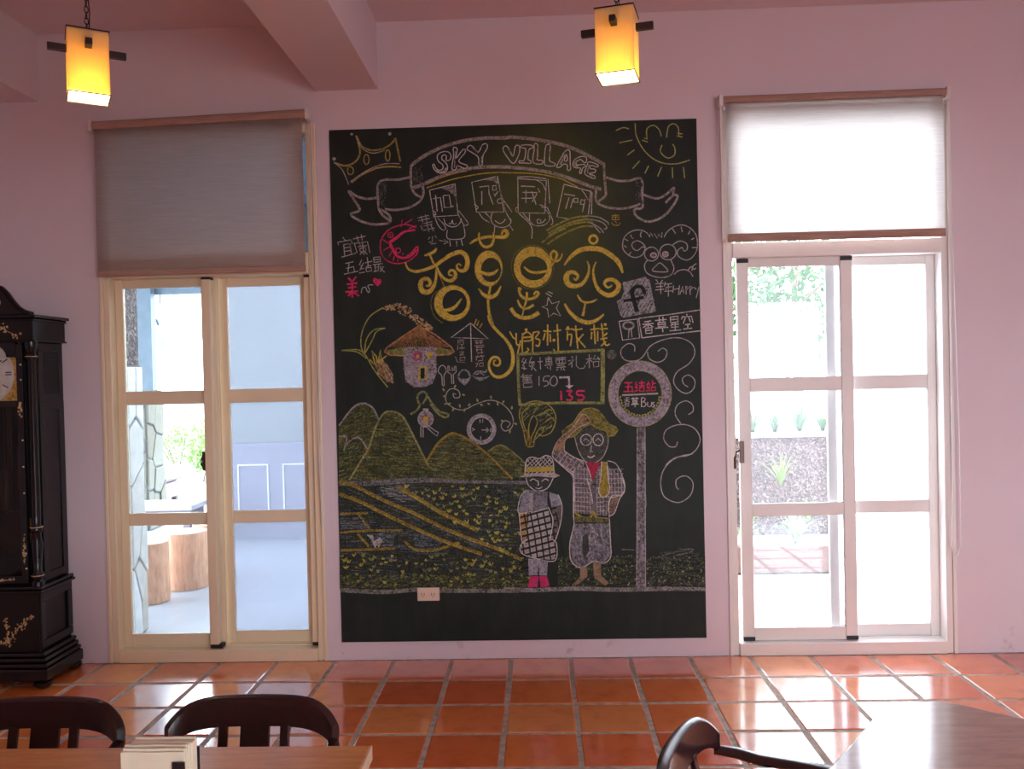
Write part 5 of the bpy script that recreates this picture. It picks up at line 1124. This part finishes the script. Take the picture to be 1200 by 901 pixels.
# right column: sheep, greeting, share badge, search box
g = Chalk('b8')
g.many([[(312, 195), (280, 150), (220, 125), (150, 130), (80, 170), (45, 230), (43, 310), (90, 370), (160, 400), (230, 380), (260, 330), (265, 290), (230, 250), (180, 232), (134, 262), (145, 310), (190, 330), (240, 293), (262, 300)],
        [(458, 195), (490, 140), (560, 90), (640, 74), (720, 105), (780, 180), (792, 280), (770, 360), (710, 420), (650, 420), (595, 380), (595, 330), (638, 300), (655, 335), (688, 318), (684, 262), (620, 235), (560, 260), (545, 280)],
        [(290, 425), (260, 480), (280, 550), (350, 590), (450, 602), (530, 572), (556, 510), (540, 460), (520, 420)], [(415, 455), (380, 480), (338, 530), (400, 545), (495, 540), (460, 490), (415, 455)], [(556, 572), (600, 535), (670, 523), (720, 550), (747, 592)], [(693, 538), (718, 500), (740, 495), (735, 535)], [(782, 462), (745, 490), (757, 522), (777, 505)],
        [(120, 170), (130, 200), (150, 210)], [(232, 140), (218, 170), (228, 200)], [(60, 215), (95, 232)], [(55, 280), (78, 300)], [(105, 372), (125, 345)], [(540, 110), (572, 160)], [(628, 92), (640, 145)], [(718, 130), (700, 170)], [(760, 205), (730, 222)], [(785, 300), (735, 302)]], W2, 1.15, .9, smooth=True)
g.many([[(312, 195), (320, 150), (345, 192), (357, 160), (387, 207), (402, 165), (433, 202), (436, 150)]], W2, 1.1, .9)
g.ell(330, 366, 70, 70, W2, 1.2).ell(495, 346, 82, 78, W2, 1.2).ell(350, 378, 27, 22, (.5, .42, .42), 1.8).ell(470, 368, 27, 24, (.5, .42, .42), 1.8).ell(470, 368, 10, 9, W2, 1.0).disc(350, 378, 8, (.4, .2, .1)); g.done('chalk_ram', 'white chalk ram head with curled horns')
g = Chalk('b8')
g.many([[(373, 622), (397, 652)], [(442, 627), (420, 655)], [(368, 666), (452, 660)], [(375, 696), (447, 690)], [(368, 727), (457, 720)], [(420, 655), (425, 768)], [(470, 645), (458, 692)], [(465, 670), (537, 662)], [(475, 702), (532, 695)], [(475, 702), (475, 738)], [(458, 742), (542, 735)], [(500, 670), (500, 792)],
        [(552, 678), (545, 757)], [(547, 722), (605, 712)], [(612, 680), (602, 777)], [(615, 772), (645, 690), (657, 762)], [(625, 742), (657, 736)], [(675, 690), (680, 772)], [(675, 690), (703, 702), (680, 727)], [(715, 690), (720, 777)], [(715, 690), (747, 702), (720, 727)], [(757, 700), (782, 722)], [(807, 698), (780, 808)]], W2, 1.1, .88); g.done('chalk_year_greeting', 'white chalk handwriting ending in HAPPY')
g = Chalk('a8')
sh = [(100, 210), (370, 143), (410, 180), (484, 540), (460, 560), (100, 622), (70, 590), (28, 430), (80, 400), (112, 330)]
g.fill(sh, (.33, .33, .345), .92).hatch(sh, -60, 3, 1.6, [(.45, .45, .46), (.27, .28, .29)], .45, 1.2, 8, 91)
g.st([(352, 348), (345, 300), (318, 265), (270, 258), (222, 285), (210, 350), (238, 450), (264, 552)], DK, [4, 4.2, 4.2, 4.4, 4.6, 4.8, 5, 5.2], 1).st([(106, 426), (225, 408), (345, 383)], DK, 3.6, 1, False); g.done('chalk_badge', 'grey chalk square with a dark letter f')
g = Chalk('a8')
g.many([[(55, 665), (268, 638), (297, 860), (95, 886), (55, 665)], [(285, 630), (650, 585), (1018, 530)], [(285, 630), (322, 860)], [(322, 860), (700, 812), (1025, 775)]], W_, 1.2, .85)
g.ell(165, 715, 62, 42, (.40, .39, .40), 2.2, .7).many([[(172, 760), (163, 862)], [(195, 755), (207, 852)]], (.45, .40, .35), 1.1, .85)
g.many([[(350, 672), (430, 660)], [(328, 702), (462, 690)], [(395, 662), (395, 737)], [(390, 702), (333, 742)], [(400, 702), (457, 732)], [(365, 747), (442, 740), (440, 802), (370, 807), (365, 747)], [(368, 772), (440, 768)], [(478, 657), (612, 642)], [(525, 618), (530, 677)], [(570, 613), (570, 672)], [(510, 682), (597, 673), (602, 722), (515, 730), (510, 682)], [(512, 706), (598, 698)], [(478, 747), (632, 735)], [(560, 727), (570, 792)],
        [(655, 617), (745, 605), (747, 672), (660, 682), (655, 617)], [(657, 647), (745, 640)], [(682, 685), (660, 722)], [(660, 707), (757, 697)], [(665, 737), (752, 728)], [(648, 777), (782, 765)], [(710, 680), (715, 772)], [(850, 578), (850, 602)], [(788, 642), (795, 612), (905, 605), (922, 682)], [(832, 620), (808, 692)], [(870, 615), (892, 672)], [(828, 707), (892, 697)], [(860, 705), (862, 747)], [(808, 757), (912, 745)]], W_, 1.3, .9)
g.done('chalk_search_box', 'white chalk search box with a magnifier and four characters')

# bus stop sign and scrolls
g = Chalk('b3')
g.ring((450, 467, 412, 430), (449, 468, 292, 308), (.37, .34, .40), .78, n=56)
rs = random.Random(12)
for q in range(90):
    a = rs.uniform(0, 2*PI); r = rs.uniform(.72, .97); L = rs.uniform(.05, .14)
    g.st([(450+412*r*_c(a+L*i/2), 467+430*r*_s(a+L*i/2)) for i in range(3)], rs.choice([LV, W2, (.30, .27, .36), (.42, .34, .40)]), 1.4, .55)
g.ell(450, 467, 414, 432, (.40, .38, .20), 1.2, .8, n=56).ell(449, 468, 290, 306, (.36, .34, .18), 1.1, .75, n=48)
g.many([[(245, 322), (350, 320)], [(300, 320), (290, 432)], [(255, 376), (347, 370), (347, 432)], [(233, 437), (377, 435)], [(405, 303), (388, 342), (417, 345), (385, 387)], [(385, 387), (422, 385)], [(385, 427), (427, 420)], [(433, 325), (512, 320)], [(470, 288), (475, 357)], [(438, 362), (512, 356)], [(445, 386), (507, 380), (502, 432), (445, 432), (445, 386)],
        [(560, 303), (562, 332)], [(533, 342), (587, 336)], [(545, 355), (555, 402)], [(582, 350), (570, 402)], [(528, 427), (592, 420)], [(615, 288), (615, 372)], [(615, 332), (662, 325)], [(600, 382), (657, 376), (652, 422), (605, 427), (600, 382)]], PK, 1.45, .9)
g.st([(215, 485), (690, 462)], (.42, .42, .36), 2.0, .85, False)
g.many([[(250, 520), (307, 515)], [(243, 547), (312, 540)], [(278, 515), (278, 577)], [(275, 552), (243, 582)], [(280, 552), (314, 577)], [(255, 590), (302, 590), (302, 627), (258, 630), (255, 590)], [(258, 608), (302, 606)]], W2, .9, .85)
g.many([[(333, 532), (432, 525)], [(360, 513), (362, 547)], [(405, 510), (405, 544)], [(355, 556), (412, 553), (412, 592), (358, 594), (355, 556)], [(356, 574), (410, 573)], [(333, 607), (432, 602)], [(383, 592), (385, 642)], [(470, 518), (470, 637), (515, 632), (532, 602), (512, 577), (475, 575), (510, 560), (522, 535), (500, 518), (470, 518)], [(550, 573), (550, 627), (580, 637), (602, 622), (604, 573)], [(642, 578), (615, 585), (620, 605), (642, 617), (640, 637), (610, 640)]], W_, 1.15, .95)
for i in range(21):
    a = math.radians(8+164*i/20); x = 449+262*_c(a); y = 470+282*_s(a); b = a+(.9 if i % 2 else -.9)
    g.st([(x-18*_c(b), y-18*_s(b)), (x, y), (x+18*_c(b), y+18*_s(b))], rs.choice([(.42, .40, .12), (.34, .34, .12)]), [.7, 2.2, .7], .9)
pole = [(565, 150), (598, 146), (600, 820), (563, 826)]
g.fill(pole, (.28, .26, .29), .55, 'H').hatch(pole, 88, 2, 1.4, [LV, (.25, .25, .28)], .5, 1, 12, 96, crop='H'); g.many([[(565, 150), (563, 826)], [(598, 146), (600, 820)]], W2, 1.0, .85, crop='H')
g.done('chalk_bus_stop', 'round lavender chalk bus stop sign on a tall pole')
g = Chalk('F')
g.many([[(750, 167), (747, 130), (710, 118), (670, 150), (668, 190), (700, 222), (760, 222), (800, 197), (850, 130), (940, 90), (1030, 84), (1100, 120), (1117, 180), (1080, 242), (1010, 290), (988, 350), (1020, 402), (1070, 422), (1110, 392), (1117, 342), (1080, 310), (1043, 330), (1050, 365), (1077, 382)],
        [(828, 168), (840, 210), (890, 232), (935, 210), (947, 165), (920, 146), (893, 165)], [(1078, 552), (1107, 530), (1102, 490), (1060, 468), (1010, 495), (998, 550), (1032, 607)], [(1012, 718), (1000, 747), (960, 745), (928, 700), (940, 650), (990, 620), (1060, 613), (1120, 640), (1150, 700), (1130, 760), (1080, 800), (1000, 815), (950, 850), (930, 887)]], W2, 1.15, .9, smooth=True)
g.st([(800, 258), (730, 275), (680, 320), (664, 380), (680, 440), (740, 464), (790, 432), (800, 380), (770, 352), (733, 365), (729, 395), (741, 410)], W2, 1.15, .9, crop='H'); g.disc(610, 185, 30, (.20, .21, .20), .42); g.done('chalk_scrolls', 'thin white chalk scrolls')

# tall farmer figure
g = Chalk('b4')
g.fill([(260, 320), (282, 430), (330, 510), (390, 545), (450, 530), (500, 490), (538, 400), (545, 300), (400, 205), (300, 240)], (.085, .095, .088), .62)
hat = [(140, 265), (180, 230), (240, 190), (290, 110), (330, 70), (400, 58), (460, 80), (510, 140), (550, 200), (612, 225), (632, 255), (600, 302), (545, 312), (530, 265), (450, 240), (400, 205), (330, 225), (250, 312), (190, 322), (150, 302)]
g.fill(hat, (.24, .21, .05), .72).hatch(hat, 35, 2, 1.3, [(.34, .30, .07), OL, (.20, .19, .08)], .6, 1, 7, 101).st(hat+[hat[0]], (.38, .33, .08), 1.1, .7, False)
arm = [(140, 312), (230, 235), (310, 118), (385, 165), (360, 202), (270, 222), (200, 312), (168, 345), (157, 432), (68, 440), (85, 385)]
g.fill(arm, (.32, .19, .12), .72).hatch(arm, -50, 2.2, 1.2, [(.45, .27, .16), (.40, .30, .12)], .6, 1, 6, 102)
g.many([[(60, 440), (90, 370), (140, 310), (230, 240), (320, 115), (387, 165), (385, 190), (290, 230), (220, 290), (165, 350), (160, 435)], [(250, 312), (282, 430), (330, 512), (390, 547), (450, 532), (500, 490), (540, 400), (547, 312)]], (.45, .38, .33), 1.1, .8, smooth=True)
g.ell(352, 340, 48, 48, W_, 1.2).ell(458, 340, 45, 52, W_, 1.2).many([[(398, 332), (414, 332)]], W_, 1.1).many([[(328, 352), (350, 330), (377, 352)], [(433, 352), (458, 328), (482, 352)], [(398, 385), (394, 430), (383, 442), (410, 444)]], W2, 1.1, .85, smooth=True).st([(363, 485), (395, 496), (427, 478)], (.6, .45, .45), 1.6, .9)
slv = [(60, 445), (160, 437), (250, 497), (335, 527), (330, 700), (245, 690), (200, 622), (120, 552), (60, 490)]
g.fill(slv, (.22, .19, .20), .55).hatch(slv, 35, 5.2, 1.0, [(.46, .38, .40)], .8, .3, 40, 103).hatch(slv, -55, 5.2, 1.0, [(.46, .38, .40)], .8, .3, 40, 104)
g.crop = 'b6'
bodyp = [(80, -80), (345, -100), (465, 0), (480, 80), (460, 130), (375, 150), (355, 220), (358, 300), (215, 290), (85, 262)]
g.fill(bodyp, (.18, .16, .17), .58)
for x in range(92, 215, 24): g.st([(x, -90+(x-80)*.1), (x, 280)], (.42, .35, .37), .9, .7, False)
for x in range(262, 360, 24): g.st([(x, -60), (x+4, 290 if x < 360 else 150)], (.38, .36, .38), .9, .7, False)
for x in range(375, 470, 26): g.st([(x, -60), (x+6, 135)], (.40, .38, .40), .9, .75, False)
for y in range(-70, 290, 36): g.many([[(82, y), (215, y+8)], [(262, y+8), (358 if y > 120 else 470, y)]], (.42, .37, .39), .9, .75)
g.crop = 'b4'
g.fill([(360, 537), (477, 540), (445, 620), (412, 702), (385, 640)], (.38, .035, .08), .85).fill([(487, 530), (535, 535), (547, 680), (560, 780), (522, 842), (480, 832), (463, 780), (482, 660)], (.36, .27, .05), .8)
g.many([[(487, 530), (482, 660), (463, 780), (480, 832), (522, 842), (560, 780), (547, 680), (535, 535)], [(60, 440), (58, 490), (120, 552), (200, 622), (242, 672), (247, 900)], [(160, 437), (250, 497), (335, 527)], [(540, 525), (612, 550), (662, 640), (692, 740), (672, 822), (582, 832), (555, 892)], [(360, 680), (400, 830), (407, 900)], [(345, 530), (385, 640), (400, 705)]], W_, 1.15, .85, smooth=True)
g.crop = 'b6'
sk = [(82, 360), (360, 355), (370, 600), (322, 662), (240, 652), (200, 680), (132, 698), (72, 655), (56, 520)]
g.fill(sk, (.24, .24, .27), .62).hatch(sk, 70, 2.2, 1.3, [(.34, .33, .40), (.22, .23, .26), LV], .5, 1.2, 6, 105)
g.fill([(150, 460), (190, 430), (205, 560), (165, 640), (150, 560)], (.06, .07, .06), .7).st([(205, 480), (215, 430), (240, 415), (250, 450), (215, 490), (205, 520), (260, 500)], W2, 1.1, .7).st([(265, 400), (290, 470), (300, 520)], (.10, .10, .10), 1.6, .8)
g.many([[(80, -60), (80, 262), (84, 370), (54, 500), (54, 612), (80, 672), (140, 702), (202, 672), (242, 650), (322, 667), (372, 612), (370, 500), (360, 300), (355, 220), (370, 162), (440, 140)], [(462, 0), (482, 80), (462, 132), (440, 165), (402, 270), (365, 297)]], W_, 1.2, .85, smooth=True)
g.fill([(375, 160), (435, 148), (400, 262), (366, 290), (358, 225)], (.28, .20, .14), .62)
g.st([(88, 265), (150, 310), (212, 310), (232, 262), (262, 312), (352, 322)], (.36, .29, .07), 3.0, .75).fill([(90, 300), (350, 320), (345, 350), (95, 345)], (.20, .18, .07), .5)
g.fill([(133, 700), (186, 690), (190, 770), (120, 832), (68, 836), (130, 780)], (.30, .21, .14), .85).fill([(233, 660), (296, 660), (296, 760), (357, 822), (330, 842), (240, 780)], (.30, .21, .14), .85); g.done('chalk_farmer', 'tall chalk farmer in a plaid shirt shading the eyes')
# small figure with apron
g = Chalk('b5')
g.fill([(82, 198), (95, 240), (130, 270), (165, 275), (210, 255), (240, 198)], (.05, .055, .05), .8)
g.hatch([(75, 180), (85, 97), (120, 80), (160, 87), (200, 70), (235, 92), (245, 170)], -45, 3.4, 1.0, [W2], .8, .4, 20, 111).hatch([(75, 180), (85, 97), (120, 80), (160, 87), (200, 70), (235, 92), (245, 170)], 50, 4.2, 1.0, [W2], .7, .4, 20, 112)
g.fill([(80, 140), (240, 131), (243, 162), (82, 165)], (.42, .33, .06), .9).fill([(40, 196), (80, 175), (245, 168), (282, 186), (250, 199), (150, 190)], (.42, .35, .36), .85)
g.many([[(75, 180), (85, 97), (120, 78), (160, 87), (200, 68), (237, 92), (247, 170)], [(82, 200), (95, 240), (130, 270), (165, 276), (210, 257), (242, 200)], [(106, 217), (125, 205), (147, 219)], [(173, 222), (195, 205), (214, 216)], [(150, 213), (156, 238), (148, 242)], [(138, 257), (158, 263), (177, 252)]], W_, 1.1, .9, smooth=True)
g.fill([(62, 290), (97, 268), (95, 400), (38, 397)], (.28, .27, .32), .75).fill([(213, 280), (270, 300), (290, 360), (232, 372)], (.30, .29, .34), .75).fill([(97, 270), (213, 280), (220, 380), (95, 390)], (.24, .23, .27), .62)
g.fill([(42, 405), (90, 405), (90, 480), (82, 572), (60, 572), (48, 480)], (.42, .24, .10), .85).fill([(288, 365), (285, 450), (262, 540), (247, 570), (222, 560), (240, 450), (232, 372)], (.14, .12, .11), .8)
ap = [(98, 400), (222, 372), (232, 500), (240, 560), (260, 592), (252, 682), (150, 672), (58, 642), (52, 592), (90, 560)]
g.fill(ap, (.40, .37, .36), .88).fill([(98, 290), (122, 290), (122, 400), (98, 400)], (.36, .34, .34), .75)
for y in range(395, 700, 38): g.st([(45, y+38), (130, y+14), (262, y-22)], DK, 2.3, 1, False)
for x in range(60, 320, 38): g.st([(x-30, 400), (x-6, 520), (x+16, 690)], DK, 1.7, 1, False)
g.st([(215, 280), (212, 330), (225, 400), (212, 372)], DK, 2.2, 1)
g.many([[(85, 270), (50, 310), (37, 400), (90, 402)], [(270, 298), (292, 360), (287, 450), (262, 545), (247, 572)], [(42, 405), (48, 480), (60, 575), (82, 578)], [(90, 560), (52, 592), (58, 642), (150, 674), (252, 684), (262, 592), (242, 562)], [(213, 372), (240, 450), (222, 560)]], W_, 1.1, .85, smooth=True)
g.fill([(95, 672), (210, 684), (205, 772), (160, 770), (157, 700), (150, 770), (98, 770)], (.34, .33, .38), .8).fill([(108, 775), (156, 775), (150, 840), (90, 840)], (.55, .045, .16), .95).fill([(160, 775), (205, 775), (221, 835), (168, 840)], (.55, .045, .16), .95)
g.done('chalk_small_farmer', 'small chalk figure in a hat and checked apron')
